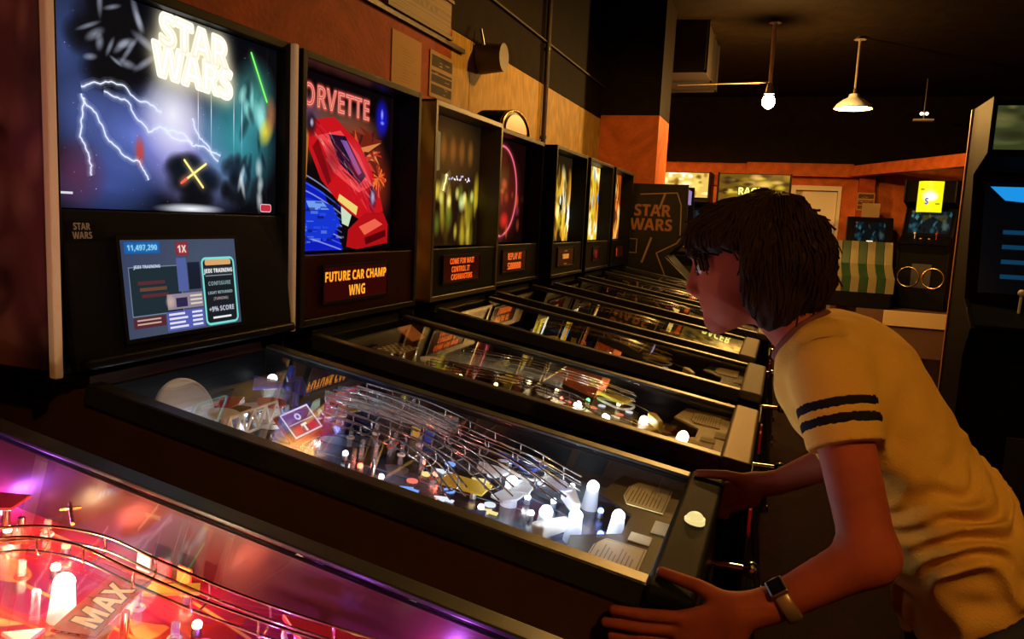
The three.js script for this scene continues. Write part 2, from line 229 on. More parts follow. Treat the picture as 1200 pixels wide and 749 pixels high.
const carArt = canvas(700, 560, (c, w, h) => {
  const r = rngOf(21); c.fillStyle = '#0c0508'; c.fillRect(0, 0, w, h); c.translate(42, 0);
  blob(c, 120, 170, 160, 120, '#8a5a4a', 0.8); blob(c, 300, 130, 300, 70, '#8a5a44', 0.8); blob(c, 420, 200, 190, 110, '#b84a2a', 0.8); blob(c, 60, 120, 140, 60, '#5a3a7a', 0.8); blob(c, 560, 330, 110, 160, '#a83018', 0.8); for (let i = 0; i < 26; i++) poly(c, [[260 + 330 * r(), 120 + 170 * r()], [300 + 300 * r(), 150 + 150 * r()], [330 + 260 * r(), 180 + 120 * r()]], ['#d8582a', '#7a2414', '#e88a4a', '#4a1a1a', '#c03a28'][i % 5]);
  // blue road with light trails
  poly(c, [[-60, 290], [210, 370], [330, 560], [-60, 560]], '#0a1ec8'); for (let i = 0; i < 9; i++) { c.beginPath(); c.moveTo(-60, 292 + i * 24); c.quadraticCurveTo(140, 310 + i * 26, 320, 400 + i * 20); c.lineWidth = 5; c.strokeStyle = i % 2 ? '#4d78ff' : '#b9c8ff'; c.globalAlpha = 0.7; c.stroke(); } c.globalAlpha = 1;
  poly(c, [[20, 430], [120, 390], [260, 410], [310, 470], [250, 520], [40, 520]], '#1438e0'); poly(c, [[110, 400], [200, 398], [240, 425], [130, 428]], '#7aa8ff');
  // big red car seen from above its nose
  poly(c, [[120, 150], [260, 120], [420, 190], [560, 330], [600, 420], [480, 470], [330, 420], [190, 330], [110, 220]], '#d8141e'); poly(c, [[170, 190], [300, 160], [420, 230], [520, 330], [420, 360], [260, 300]], '#ff4a4e'); poly(c, [[230, 180], [330, 175], [470, 300], [430, 330], [300, 270]], '#1a1030'); poly(c, [[300, 190], [340, 190], [440, 290], [420, 300]], '#8a5ab0');
  poly(c, [[170, 200], [250, 330], [230, 345], [140, 230]], '#8c0a12'); poly(c, [[300, 370], [420, 410], [410, 440], [290, 392]], '#ffe27a'); poly(c, [[310, 410], [380, 440], [360, 480], [320, 470]], '#d8f0d0'); blob(c, 520, 370, 36, 60, '#20284a', 1); blob(c, 522, 372, 18, 34, '#cfd8ff', 0.9);
  for (let i = 0; i < 70; i++) { const t = r(), x = 150 + 380 * t + 60 * (r() - 0.5), y = 170 + 220 * t + 90 * (r() - 0.5); c.beginPath(); c.moveTo(x, y); c.lineTo(x + 30 + 40 * r(), y + 22 + 26 * r()); c.lineWidth = 2 + 6 * r(); c.globalAlpha = 0.35; c.strokeStyle = ['#ff9a9a', '#7a0610', '#ff2a30', '#c83a6a', '#3a0414', '#ffd0b0'][i % 6]; c.stroke(); } c.globalAlpha = 1;
  for (let i = 0; i < 40; i++) { const x = r() * 300, y = 400 + r() * 150; c.globalAlpha = 0.5; c.fillStyle = ['#0a14a0', '#3a60ff', '#0a0a30', '#90b0ff'][i % 4]; c.fillRect(x, y, 10 + 40 * r(), 3 + 8 * r()); } c.globalAlpha = 1; blob(c, 430, 260, 120, 60, '#ff5a6a', 0.5, 0.7); blob(c, 250, 260, 60, 110, '#6a0a1a', 0.5, 0.7);
  // second red car, low right
  poly(c, [[360, 490], [470, 430], [600, 425], [640, 470], [640, 540], [420, 560], [350, 550]], '#c01018'); poly(c, [[430, 480], [540, 450], [600, 470], [470, 510]], '#ff6a50'); poly(c, [[470, 520], [620, 490], [625, 515], [480, 545]], '#5c0408');
  // orange engine block at the side
  poly(c, [[-50, 150], [70, 130], [120, 190], [110, 330], [40, 330], [-50, 300]], '#c8702a'); for (let i = 0; i < 6; i++) poly(c, [[10, 160 + i * 26], [90, 150 + i * 26], [95, 162 + i * 26], [12, 172 + i * 26]], i % 2 ? '#5a2a14' : '#f0b060'); blob(c, 130, 160, 36, 44, '#16141e', 1); blob(c, 135, 155, 12, 16, '#c8d8ff', 1);
  for (let i = 0; i < 60; i++) { const a = r() * 6.28, x = 560 + Math.cos(a) * 60 * r(), y = 300 + Math.sin(a) * 60 * r(); poly(c, [[560, 300], [x, y], [x + 6, y + 10]], i % 3 ? '#ff7a30' : '#d83a20'); }
  poly(c, [[640, 0], [700, 0], [700, 560], [660, 560]], '#140608');
  c.font = '78px sans-serif'; c.textBaseline = 'middle'; c.textAlign = 'left'; c.save(); c.translate(22, 72); c.scale(1.18, 1.15); c.lineWidth = 8; c.strokeStyle = '#e8484a'; c.shadowColor = '#ff6a50'; c.shadowBlur = 12; let x = 0; for (const ch of 'CORVETTE') { c.strokeText(ch, x, 0); x += c.measureText(ch).width + 5; } c.lineWidth = 2; c.strokeStyle = '#ffc8b0'; x = 0; for (const ch of 'CORVETTE') { c.strokeText(ch, x, 0); x += c.measureText(ch).width + 5; } c.restore(); c.shadowBlur = 0;
  blob(c, 575, 84, 56, 80, '#1c1cff', 1); blob(c, 575, 70, 12, 24, '#b8c0ff', 1); blob(c, 578, 100, 18, 9, '#9aa8ff', 1);
});
const sideways = (seed, bg, cols, n, top) => canvas(420, 420, (c, w, h) => { // generic busy translite art
  const r = rngOf(seed); c.fillStyle = bg; c.fillRect(0, 0, w, h);
  for (let i = 0; i < n; i++) { const x = r() * w, y = top * h + r() * h * (1 - top), col = cols[Math.floor(r() * cols.length)]; if (r() < 0.55) blob(c, x, y, 8 + 34 * r(), 20 + 80 * r(), col, 0.9, (r() - 0.5) * 0.8); else { const s = 10 + 40 * r(); poly(c, [[x, y - s * 1.6], [x + s * 0.5, y], [x + s * 0.2, y + s * 1.4], [x - s * 0.4, y + s * 0.5]], col); } }
});
const m3Art = canvas(420, 460, (c, w, h) => {
  const r = rngOf(33); c.fillStyle = '#160d05'; c.fillRect(0, 0, w, h); blob(c, 200, 130, 260, 180, '#5a3a14', 0.8); poly(c, [[10, 20], [150, 60], [150, 190], [10, 230]], '#6b5a36'); poly(c, [[26, 50], [120, 76], [120, 110], [30, 150]], '#241405'); poly(c, [[40, 120], [130, 130], [130, 160], [40, 180]], '#a89868');
  for (let i = 0; i < 4; i++) blob(c, 170 + i * 60, 110, 24, 60, '#7a4a18', 0.9); for (let i = 0; i < 22; i++) { c.fillStyle = i % 3 ? '#e8dcf0' : '#b8b0d8'; c.fillRect(180 + r() * 190, 196 + r() * 18, 7, 7); }
  for (let i = 0; i < 34; i++) { const x = 20 + r() * 390, y = 250 + r() * 190; blob(c, x, y, 14 + 22 * r(), 30 + 60 * r(), ['#b89a1e', '#8a7a1a', '#5c6a1a', '#d0b83a', '#3a2a08'][Math.floor(r() * 5)], 0.85); } for (let i = 0; i < 7; i++) blob(c, 60 + i * 52, 250 + r() * 50, 17, 30, i % 2 ? '#e8d878' : '#c8c060', 1); bolt(c, 190, 200, 176, 262, r, 10, '#ffef9a', 0.4); blob(c, 100, 260, 22, 50, '#f0d84a', 1); blob(c, 300, 300, 26, 40, '#d8e8a0', 0.9); blob(c, 60, 430, 60, 40, '#8a2a10', 0.8);
});
const m4Art = canvas(420, 460, (c, w, h) => {
  const r = rngOf(41); c.fillStyle = '#120404'; c.fillRect(0, 0, w, h); blob(c, 210, 250, 200, 240, '#6a1e14', 0.9); c.lineWidth = 10; c.strokeStyle = '#e86a78'; c.shadowColor = '#ff4a70'; c.shadowBlur = 20; c.beginPath(); c.ellipse(190, 230, 150, 200, 0, -1.9, 1.9); c.stroke(); c.shadowBlur = 0; blob(c, 130, 170, 30, 44, '#e8e0d0', 1); blob(c, 110, 60, 40, 36, '#3a6a50', 0.9); for (let i = 0; i < 26; i++) blob(c, r() * w, 180 + r() * 260, 12 + 24 * r(), 14 + 30 * r(), ['#a03418', '#d85a28', '#3a1008', '#8a2a40'][Math.floor(r() * 4)], 0.8); blob(c, 230, 360, 50, 46, '#e02a20', 1);
});
const m5Art = sideways(51, '#20160a', ['#e8c830', '#f6e690', '#6a4a10', '#ffffff', '#a06a18', '#2a1a08', '#d89a28'], 120, 0.25);
const m6Art = sideways(61, '#d8b020', ['#ffffff', '#3a78d0', '#f8e46a', '#70400a', '#d87a1a', '#fff6c0', '#c0941a'], 90, 0);
const m7Art = sideways(71, '#7a3a0a', ['#ffb84a', '#e8581a', '#ffe08a', '#4a1a08', '#f08a2a'], 80, 0);
const m0Art = sideways(81, '#3a0a2a', ['#e83a6a', '#7a2ad8', '#ff8a3a', '#ffe08a', '#20082a'], 90, 0);
const dmd = (lines, col, w = 256, h = 64) => canvas(w * 2, h * 2, (c, W, H) => {
  c.fillStyle = '#220202'; c.fillRect(0, 0, W, H); const s = document.createElement('canvas'); s.width = w; s.height = h; const k = s.getContext('2d'); k.fillStyle = '#000'; k.fillRect(0, 0, w, h); k.fillStyle = '#fff'; k.textAlign = 'center'; k.textBaseline = 'middle';
  for (const [t, x, y, px] of lines) { k.font = `bold ${px}px sans-serif`; k.fillText(t, x, y, w - 6); }
  const d = k.getImageData(0, 0, w, h).data; for (let y = 0; y < h; y++) for (let x = 0; x < w; x++) if (d[(y * w + x) * 4] > 110) { c.fillStyle = col; c.fillRect(x * 2, y * 2, 1.9, 1.9); }
});
const m1Dmd = dmd([['FUTURE CAR CHAMP', 128, 18, 26], ['WNG', 128, 48, 28]], '#ff9a1c'), m3Dmd = dmd([['COME FOR WAIT', 128, 12, 22], ['CONTROL IT', 118, 33, 22], ['CASHMASTERS', 128, 53, 22]], '#ff6418'), m4Dmd = dmd([['REPLAY AT', 128, 17, 30], ['520000000', 128, 48, 30]], '#ff6a1c'), m5Dmd = dmd([['- - - - -', 128, 8, 16], ['1000000', 128, 31, 26], ['- - - - -', 128, 57, 16]], '#ff9a40');
const m6Dmd = dmd([['000', 128, 32, 60]], '#a01010'), m7Dmd = dmd([['1', 40, 34, 60]], '#ff5020');
const cloudArt = (seed, bg, cols) => canvas(256, 512, (c, w, h) => { const r = rngOf(seed); c.fillStyle = bg; c.fillRect(0, 0, w, h); for (let i = 0; i < 70; i++) blob(c, r() * w, r() * h, 20 + 70 * r(), 14 + 50 * r(), cols[Math.floor(r() * cols.length)], 0.6, r() * 3); });
const sideArtA = cloudArt(91, '#5a3036', ['#8a5a5c', '#5a3038', '#2e141c', '#a07470', '#1c0c14', '#6a3c46']);
const sideArtB = cloudArt(92, '#8a6420', ['#d8b050', '#a07428', '#5a3a10', '#e8c868', '#b05a28']);

// playfield prints
function fieldArt(seed, bg, cols, checker) {
  return canvas(360, 720, (c, w, h) => {
    const r = rngOf(seed); c.fillStyle = bg; c.fillRect(0, 0, w, h);
    for (let i = 0; i < 46; i++) { const x = r() * w, y = r() * h, s = 20 + 60 * r(), a = r() * 6.28; c.fillStyle = cols[Math.floor(r() * cols.length)]; c.globalAlpha = 0.85; c.beginPath(); if (i % 3) c.ellipse(x, y, s, s * (0.3 + 0.5 * r()), a, 0, 6.3); else for (let k = 0; k < 5; k++) c.lineTo(x + Math.cos(a + k * 2.5) * s, y + Math.sin(a + k * 2.5) * s); c.fill(); }
    c.globalAlpha = 1; c.lineWidth = 4; for (let i = 0; i < 9; i++) { c.strokeStyle = cols[(i + 1) % cols.length]; c.beginPath(); c.moveTo(w / 2 + (r() - 0.5) * 40, h * 0.86); c.quadraticCurveTo(w / 2 + (i - 4) * 40, h * 0.6, w * (i + 0.5) / 9, h * 0.2); c.stroke(); }
    if (checker) for (let i = 0; i < 9; i++) for (let j = 0; j < 6; j++) { c.fillStyle = (i + j) % 2 ? '#0a0a0a' : '#f0ead8'; c.fillRect(14 + i * 15, 60 + j * 15, 15, 15); }
  });
}
const field0 = fieldArt(101, '#a82a2a', ['#d8502a', '#f0903a', '#8a1a4a', '#e8b860', '#a82a7a', '#e8486a']);
const field1 = fieldArt(102, '#0c1018', ['#16243a', '#3a4456', '#0a0c12', '#1c2c58', '#4a1a20', '#5a6470', '#242a34']);
const field2 = fieldArt(103, '#1e1408', ['#8a6a20', '#3a2a10', '#8a2a10', '#b89a40', '#140c06', '#5a4a30'], true);
const field3 = fieldArt(104, '#181008', ['#4a3a1a', '#2a1c0c', '#5a2a10', '#6a5a30', '#1a1208']);
const cardArt = canvas(256, 180, (c, w, h) => { c.fillStyle = '#c9b06a'; c.fillRect(0, 0, w, h); c.strokeStyle = '#6a5420'; c.lineWidth = 4; c.strokeRect(8, 8, w - 16, h - 16); c.fillStyle = '#5a4618'; for (let i = 0; i < 9; i++) c.fillRect(26, 26 + i * 15, 130 + (i * 53) % 70, 4); });
const cardMat = std(0xffffff, 0.6, 0, { map: cardArt });

// ---------------------------------------------------------------- pinball machines
const SL = 0.1624, TAN = Math.tan(SL);
const glassY = (z) => 1.158 - TAN * z, fieldY = (z) => 0.912 + (1.05 - z) * 0.12, FT = Math.atan(0.12);
const shared = { insert: new THREE.CylinderGeometry(0.012, 0.012, 0.003, 14), post: new THREE.CylinderGeometry(0.005, 0.006, 0.045, 8), bulb: new THREE.SphereGeometry(0.0065, 10, 8), target: new RoundedBoxGeometry(0.024, 0.03, 0.005, 1, 0.002), ring: new THREE.TorusGeometry(0.007, 0.0025, 6, 12).rotateX(Math.PI / 2), arrow: slab([[0, -0.022], [0.012, 0.004], [0.005, 0.004], [0.005, 0.02], [-0.005, 0.02], [-0.005, 0.004], [-0.012, 0.004]], 0.003) };
const flipG = (() => { const s = new THREE.Shape(); s.absarc(0, 0, 0.012, Math.PI / 2, -Math.PI / 2, false); s.lineTo(0.068, -0.006); s.absarc(0.068, 0, 0.006, -Math.PI / 2, Math.PI / 2, false); s.lineTo(0, 0.012); return new THREE.ExtrudeGeometry(s, { depth: 0.022, bevelEnabled: true, bevelSize: 0.002, bevelThickness: 0.002, bevelSegments: 1 }).rotateX(-Math.PI / 2); })();
function onField(o, x, z, up = 0) { o.position.set(x, fieldY(z) + up, z); o.rotation.x = FT; return o; }

function pinball(o) {
  const { x, z = 0, label, L = 1.1, recess = 0.1, hw = 0.36 } = o;
  const g = thing('pinball_machine', label, 'pinball machine', [x, 0, z], o.turn ?? 0, o.group);
  const side = o.sideMat ?? M.black, CW = 0.288, T = 0.02, E = L + 0.065;
  // cabinet
  const prof = [[E, 0.55], [E, glassY(E) - 0.012], [-0.03, glassY(-0.03) - 0.012], [-0.32, 1.172], [-0.32, 0.64]];
  const cab = part('cabinet', merge([profile(prof, CW - T, CW, 0.002), profile(prof, -CW, -CW + T, 0.002), bx(-CW + T, CW - T, 0.56, glassY(E) - 0.02, E - 0.02, E - 0.001), bx(-CW + T, CW - T, 0.64, 1.17, -0.32, -0.3), bx(-CW + T, CW - T, 0.63, 0.65, -0.31, E - 0.01), bx(-CW + T, CW - T, 1.15, 1.172, -0.31, -0.02)]), side, g);
  for (const s of [-1, 1]) {
    part('side_rail', merge([bx(-0.017, 0.017, -0.002, 0.007, -L / 2 / Math.cos(SL), L / 2 / Math.cos(SL), 0.003).rotateX(SL).translate(s * 0.275, glassY(L / 2), L / 2), bx(-0.002, 0.002, -0.035, 0.005, -L / 2 / Math.cos(SL), L / 2 / Math.cos(SL)).rotateX(SL).translate(s * 0.2915, glassY(L / 2), L / 2)]), o.railMat ?? M.darkSteel, g);
    const fb = part('flipper_button', cyl(0.013, 0.013, 0.014, 0, 0, 0, 16).rotateZ(Math.PI / 2).translate(s * 0.294, glassY(L - 0.03) - 0.062, L - 0.035), M.white, g);
    void fb;
  }
  part('lockdown_bar', new RoundedBoxGeometry(0.61, 0.034, 0.078, 3, 0.012).rotateX(SL).translate(0, glassY(L + 0.035) - 0.006, L + 0.035), o.barMat ?? dull(lin(0.005, 0.005, 0.005), 0.6, 0.06), g);
  for (const sx of [-1, 1]) {
    part('leg', merge([rod([sx * 0.27, 0.62, E - 0.02], [sx * 0.285, 0.03, E + 0.05], 0.016, 6), cyl(0.02, 0.026, 0.03, sx * 0.286, 0.015, E + 0.052)]), M.darkSteel, g);
    part('leg', merge([rod([sx * 0.27, 0.7, -0.28], [sx * 0.285, 0.03, -0.34], 0.016, 6), cyl(0.02, 0.026, 0.03, sx * 0.286, 0.015, -0.342)]), M.darkSteel, g);
  }
  const cd = part('coin_door', bx(-0.15, 0.15, 0.6, 0.84, E, E + 0.008, 0.003), M.darkSteel, g);
  for (const s of [-1, 1]) part('coin_slot', bx(s * 0.06 - 0.02, s * 0.06 + 0.02, 0.7, 0.78, E + 0.006, E + 0.016, 0.003), M.redP, cd);
  part('plunger', merge([rod([0.21, 0.82, E], [0.21, 0.82, E + 0.07], 0.008), sph(0.018, 0.21, 0.82, E + 0.08)]), M.chrome, g);
  part('glass', bx(-0.262, 0.262, -0.0015, 0.0015, -L / 2 / Math.cos(SL), L / 2 / Math.cos(SL)).rotateX(SL).translate(0, glassY(L / 2) - 0.004, L / 2), M.glass, g);
  // playfield with its furniture
  const FZ0 = -0.02, FZ1 = L + 0.04;
  const pf = part('playfield', bx(-0.262, 0.262, -0.012, 0, -(FZ1 - FZ0) / 2, (FZ1 - FZ0) / 2).rotateX(FT).translate(0, fieldY((FZ0 + FZ1) / 2), (FZ0 + FZ1) / 2), std(0xffffff, 0.25, 0, { map: o.field }), g);
  { const u = pf.geometry.attributes.uv, p = pf.geometry.attributes.position; for (let i = 0; i < u.count; i++) u.setXY(i, 0.5 + p.getX(i) / 0.524, 1 - (p.getZ(i) - FZ0) / (FZ1 - FZ0)); }
  part('back_panel', bx(-0.26, 0.26, 1.03, glassY(0) - 0.008, -0.015, 0.0), o.backMat ?? M.satin, g);
  for (const s of [-1, 1]) part('side_blade', profile([[0, 1.03], [0, glassY(0) - 0.012], [L, glassY(L) - 0.012], [L, fieldY(L)]], s > 0 ? 0.262 : -0.267, s > 0 ? 0.267 : -0.262), o.bladeMat ?? M.satin, g);
  // apron and cards
  const az = L - 0.105, ap = onField(part('apron', slab([[-0.262, -0.04], [-0.12, -0.06], [-0.05, 0.02], [0.05, 0.02], [0.12, -0.06], [0.262, -0.04], [0.262, 0.13], [-0.262, 0.13]], 0.004, 0.001), o.apronMat ?? M.black, g), 0, az, 0.035);
  for (const s of [-1, 1]) { const cdg = slab([[-0.07, 0.045], [-0.07, -0.03], [-0.03, -0.044], [0.03, -0.044], [0.07, -0.03], [0.07, 0.045]], 0.002), uv = cdg.attributes.uv, p = cdg.attributes.position; for (let i = 0; i < uv.count; i++) uv.setXY(i, 0.5 + p.getX(i) / 0.14, 0.5 - p.getZ(i) / 0.09); const c = part('instruction_card', cdg, cardMat, ap); c.position.set(s * 0.165, 0.006, 0.03); }
  part('label_plate', bx(-0.02, 0.02, 0, 0.002, -0.02, 0.02), M.card, ap).position.set(-0.055, 0.006, 0.055);
  part('label_plate', bx(-0.03, 0.03, 0, 0.002, -0.018, 0.018), M.card, ap).position.set(0.02, 0.006, 0.085);
  const r = rngOf(o.seed), P = o.plastics ?? [M.yellowP, M.redP, M.blueP, M.white];
  for (const s of [-1, 1]) {
    const f = onField(part('flipper', flipG, o.flipMat ?? M.yellowP, g), s * 0.105, az - 0.125, 0.012); f.rotation.y = s > 0 ? Math.PI + 0.5 : -0.5;
    const sl = onField(part('slingshot', slab([[0, 0], [0.012 * s, -0.115], [0.075 * s, -0.02]], 0.005, 0.002), P[0], g), s * -0.205 * -1, az - 0.2, 0.035); sl.position.x = s * 0.205; sl.scale.x = -1 * Math.sign(1);
    onField(part('inlane_guide', tube([[0, 0.02, -0.16], [0, 0.02, -0.02], [-s * 0.05, 0.02, 0.05], [-s * 0.1, 0.02, 0.085]], 0.0022, 20, 5), M.chrome, g), s * 0.232, az - 0.2);
    onField(part('sling_rubber', tube([[0, 0.02, 0], [-0.012 * s, 0.02, -0.115], [-0.075 * s, 0.02, -0.02]], 0.004, 24, 5, true), M.rubber, g), s * 0.205, az - 0.2);
  }
  const lampCol = o.lamp ?? lin(1, 0.8, 0.5);
  // posts with rubber rings
  for (let i = 0; i < (o.posts ?? 26); i++) { const px = (r() - 0.5) * 0.46, pz = 0.06 + r() * (L - 0.5); const p = onField(part('post', shared.post, i % 4 ? M.clear : M.chrome, g), px, pz, 0.022); if (i % 2) part('rubber_ring', shared.ring, i % 3 ? M.rubber : M.redRubber, p); }
  // inserts glowing in the wood
  const tints = o.tints ?? [lin(1, 0.8, 0.4), lin(1, 0.2, 0.1), lin(0.9, 0.9, 1)];
  const insMats = tints.map((t) => glow(t, o.insertGlow ?? 2)); for (let i = 0; i < (o.inserts ?? 26); i++) { const row = i % 9, px = (row - 4) * 0.045 + (r() - 0.5) * 0.02, pz = az - 0.24 - Math.floor(i / 9) * 0.09 - Math.abs(row - 4) * -0.01 - r() * 0.02; onField(part('insert_light', i % 3 ? shared.insert : shared.arrow, insMats[i % insMats.length], g), px, pz, 0.001); }
  // pop bumpers
  for (let i = 0; i < 3; i++) {
    const bxp = [-0.12, 0.02, -0.05][i] + (o.bumpX ?? 0), bz = [0.2, 0.22, 0.32][i] + (o.bumpZ ?? 0), b = onField(part('pop_bumper', merge([cyl(0.028, 0.034, 0.02, 0, 0.012, 0, 18), cyl(0.018, 0.018, 0.045, 0, 0.03, 0, 14)]), M.white, g), bxp, bz);
    part('bumper_cap', new THREE.CylinderGeometry(0.034, 0.032, 0.006, 20).translate(0, 0.055, 0), P[(i + 1) % P.length], b); part('bumper_skirt', new THREE.TorusGeometry(0.036, 0.002, 6, 20).rotateX(Math.PI / 2).translate(0, 0.016, 0), M.chrome, b);
  }
  // standup targets
  for (let i = 0; i < 7; i++) { const s = i < 4 ? -1 : 1, t = onField(part('target', shared.target, P[i % P.length], g), s * 0.225, 0.42 + (i % 4) * 0.036, 0.018); t.rotation.y = Math.PI / 2; }
  // plastics over posts
  for (let i = 0; i < (o.sheets ?? 7); i++) { const px = (r() - 0.5) * 0.4, pz = 0.08 + r() * (L - 0.55), a = r() * 6.28, pts = []; for (let k = 0; k < 6; k++) { const q = 0.025 + 0.035 * r(); pts.push([Math.cos(a + k * 1.047) * q, Math.sin(a + k * 1.047) * q * 0.7]); } onField(part('plastic', slab(pts, 0.003, 0.0008), P[i % P.length], g), px, pz, 0.045 + 0.012 * r()); }
  // wire ramps
  for (const w of o.wires ?? []) {
    const gs = [], c = new THREE.CatmullRomCurve3(w.map((p) => V(p[0], fieldY(p[1]) + p[2], p[1]))), n = 44, A = [], B = [], C = [], D = [];
    for (let i = 0; i <= n; i++) { const p = c.getPoint(i / n), t = c.getTangent(i / n), s = V(t.z, 0, -t.x).normalize().multiplyScalar(0.017); A.push(p.clone().add(s)); B.push(p.clone().sub(s)); C.push(p.clone().addScaledVector(s, 1.05).add(V(0, 0.018, 0))); D.push(p.clone().addScaledVector(s, -1.05).add(V(0, 0.018, 0))); if (i % 5 === 0) gs.push(tube([C[i].toArray(), A[i].clone().add(V(0, -0.004, 0)).toArray(), B[i].clone().add(V(0, -0.004, 0)).toArray(), D[i].toArray()], 0.0016, 12, 5)); }
    for (const q of [A, B, C, D]) gs.push(new THREE.TubeGeometry(new THREE.CatmullRomCurve3(q), 60, 0.002, 5)); part('wire_ramp', merge(gs), o.wireMat ?? M.chrome, g);
  }
  // bulbs
  const bulbMat = glow(lampCol, o.bulbGlow ?? 9); let k = 0;
  const spots = o.bulbs ?? []; for (const [px, pz, raised = 0.03, col, lum = 1] of spots) {
    const up = raised > 0.045 ? raised : 0.014;
    const m = onField(part('light_bulb', shared.bulb, col ? glow(col, (o.bulbGlow ?? 9) * lum) : bulbMat, g), px, pz, up); if (lum > 1.5) m.scale.setScalar(2); if (lum > 1.5) part('flasher_lens', cyl(0.0065, 0.009, up / 2, 0, -up / 4 - 0.002, 0, 12), M.frost, m); else part('bulb_base', cyl(0.006, 0.007, 0.012, 0, -0.009, 0, 8), M.steel, m);
    if (k++ % (o.every ?? 2) === 0) { const l = new THREE.PointLight(col ?? lampCol, (o.power ?? 0.02) * lum, 0, 2); l.castShadow = true; l.shadow.radius = 0.35; m.add(l); }
  }
  // backbox
  const B0 = 1.19, B1 = 1.945, sp = o.split ?? 1.40, HZ = o.headBack ?? 0;
  const first = g.children.length;
  part('backbox', merge([bx(-hw, -hw + 0.022, B0, B1, -0.25, 0, 0.003), bx(hw - 0.022, hw, B0, B1, -0.25, 0, 0.003), bx(-hw + 0.02, hw - 0.02, B1 - 0.022, B1, -0.25, 0, 0.003), bx(-hw + 0.02, hw - 0.02, B0, B0 + 0.02, -0.25, 0, 0.003), bx(-hw + 0.02, hw - 0.02, B0 + 0.01, B1 - 0.01, -0.25, -0.23)]), o.headMat ?? M.black, g);
  if (o.sideArt) for (const s of [-1, 1]) part('side_art', bx(s > 0 ? hw : -hw - 0.002, s > 0 ? hw + 0.002 : -hw, B0 + 0.01, B1 - 0.01, -0.245, -0.004), std(0xffffff, 0.45, 0, { map: o.sideArt }), g);
  if (o.trim) for (const s of [-1, 1]) part('edge_trim', bx(s * hw - (s > 0 ? 0.006 : 0.012), s * hw + (s > 0 ? 0.012 : 0.006), B0 - 0.002, B1, -0.004, 0.014, 0.004), M.cream, g);
  const TW = hw - 0.024, P0 = sp, P1 = B1 - 0.024;
  const lp = part('backlit_light_panel', bx(-TW, TW, P0, P1, -recess - 0.01, -recess), [M.black, M.black, M.black, M.black, picture(o.art, o.artGlow ?? 1), M.black], g); void lp;
  if (o.panelLight) { const l = new THREE.RectAreaLight(o.panelLight, o.panelPower ?? 0.12, TW * 2 - 0.04, P1 - P0 - 0.04); l.position.set(0, (P0 + P1) / 2, -recess + 0.004); l.rotation.y = Math.PI; g.add(l); }
  // speaker panel, leaning out at the foot
  const lean = o.lean ?? 0.0, sh = Math.hypot(sp - B0 - 0.01, lean), tilt = -Math.atan2(lean, sp - B0 - 0.01);
  const pan = part('speaker_panel', bx(-TW, TW, 0, sh, -0.02, 0, 0.004), o.panelMat ?? M.satin, g); pan.position.set(0, B0 + 0.008, -0.006 + lean); pan.rotation.x = tilt;
  for (const [w, h, cx, cy, tex, gk] of o.displays ?? []) { part('display_screen', bx(cx - w / 2, cx + w / 2, cy - h / 2, cy + h / 2, -0.004, 0.004), [M.black, M.black, M.black, M.black, picture(tex, gk), M.black], pan); part('screen_bezel', merge([bx(cx - w / 2 - 0.008, cx + w / 2 + 0.008, cy - h / 2 - 0.008, cy - h / 2, -0.002, 0.007), bx(cx - w / 2 - 0.008, cx + w / 2 + 0.008, cy + h / 2, cy + h / 2 + 0.008, -0.002, 0.007), bx(cx - w / 2 - 0.008, cx - w / 2, cy - h / 2, cy + h / 2, -0.002, 0.007), bx(cx + w / 2, cx + w / 2 + 0.008, cy - h / 2, cy + h / 2, -0.002, 0.007)]), M.black, pan); }
  if (o.speakers) for (const s of [-1, 1]) part('speaker_grille', cyl(0.05, 0.05, 0.006, 0, 0, 0, 24).rotateX(Math.PI / 2).translate(s * (TW - 0.07), sh / 2, 0.002), M.blackMatte, pan);
  for (const s of [-1, 1]) part('backbox_hinge', bx(s * (CW + 0.004) - 0.003, s * (CW + 0.004) + 0.003, 1.12, 1.3, -0.2, -0.1, 0.002), M.darkSteel, g);
  if (HZ) for (const c of g.children.slice(first)) c.position.z -= HZ;
  o.extra?.(g, pan, r);
  return g;
}

const red = lin(1, 0.16, 0.08), pink = lin(1, 0.2, 0.35), violet = lin(0.5, 0.12, 1), warm = lin(1, 0.66, 0.3), cool = lin(0.85, 0.95, 1), blueL = lin(0.15, 0.3, 1);
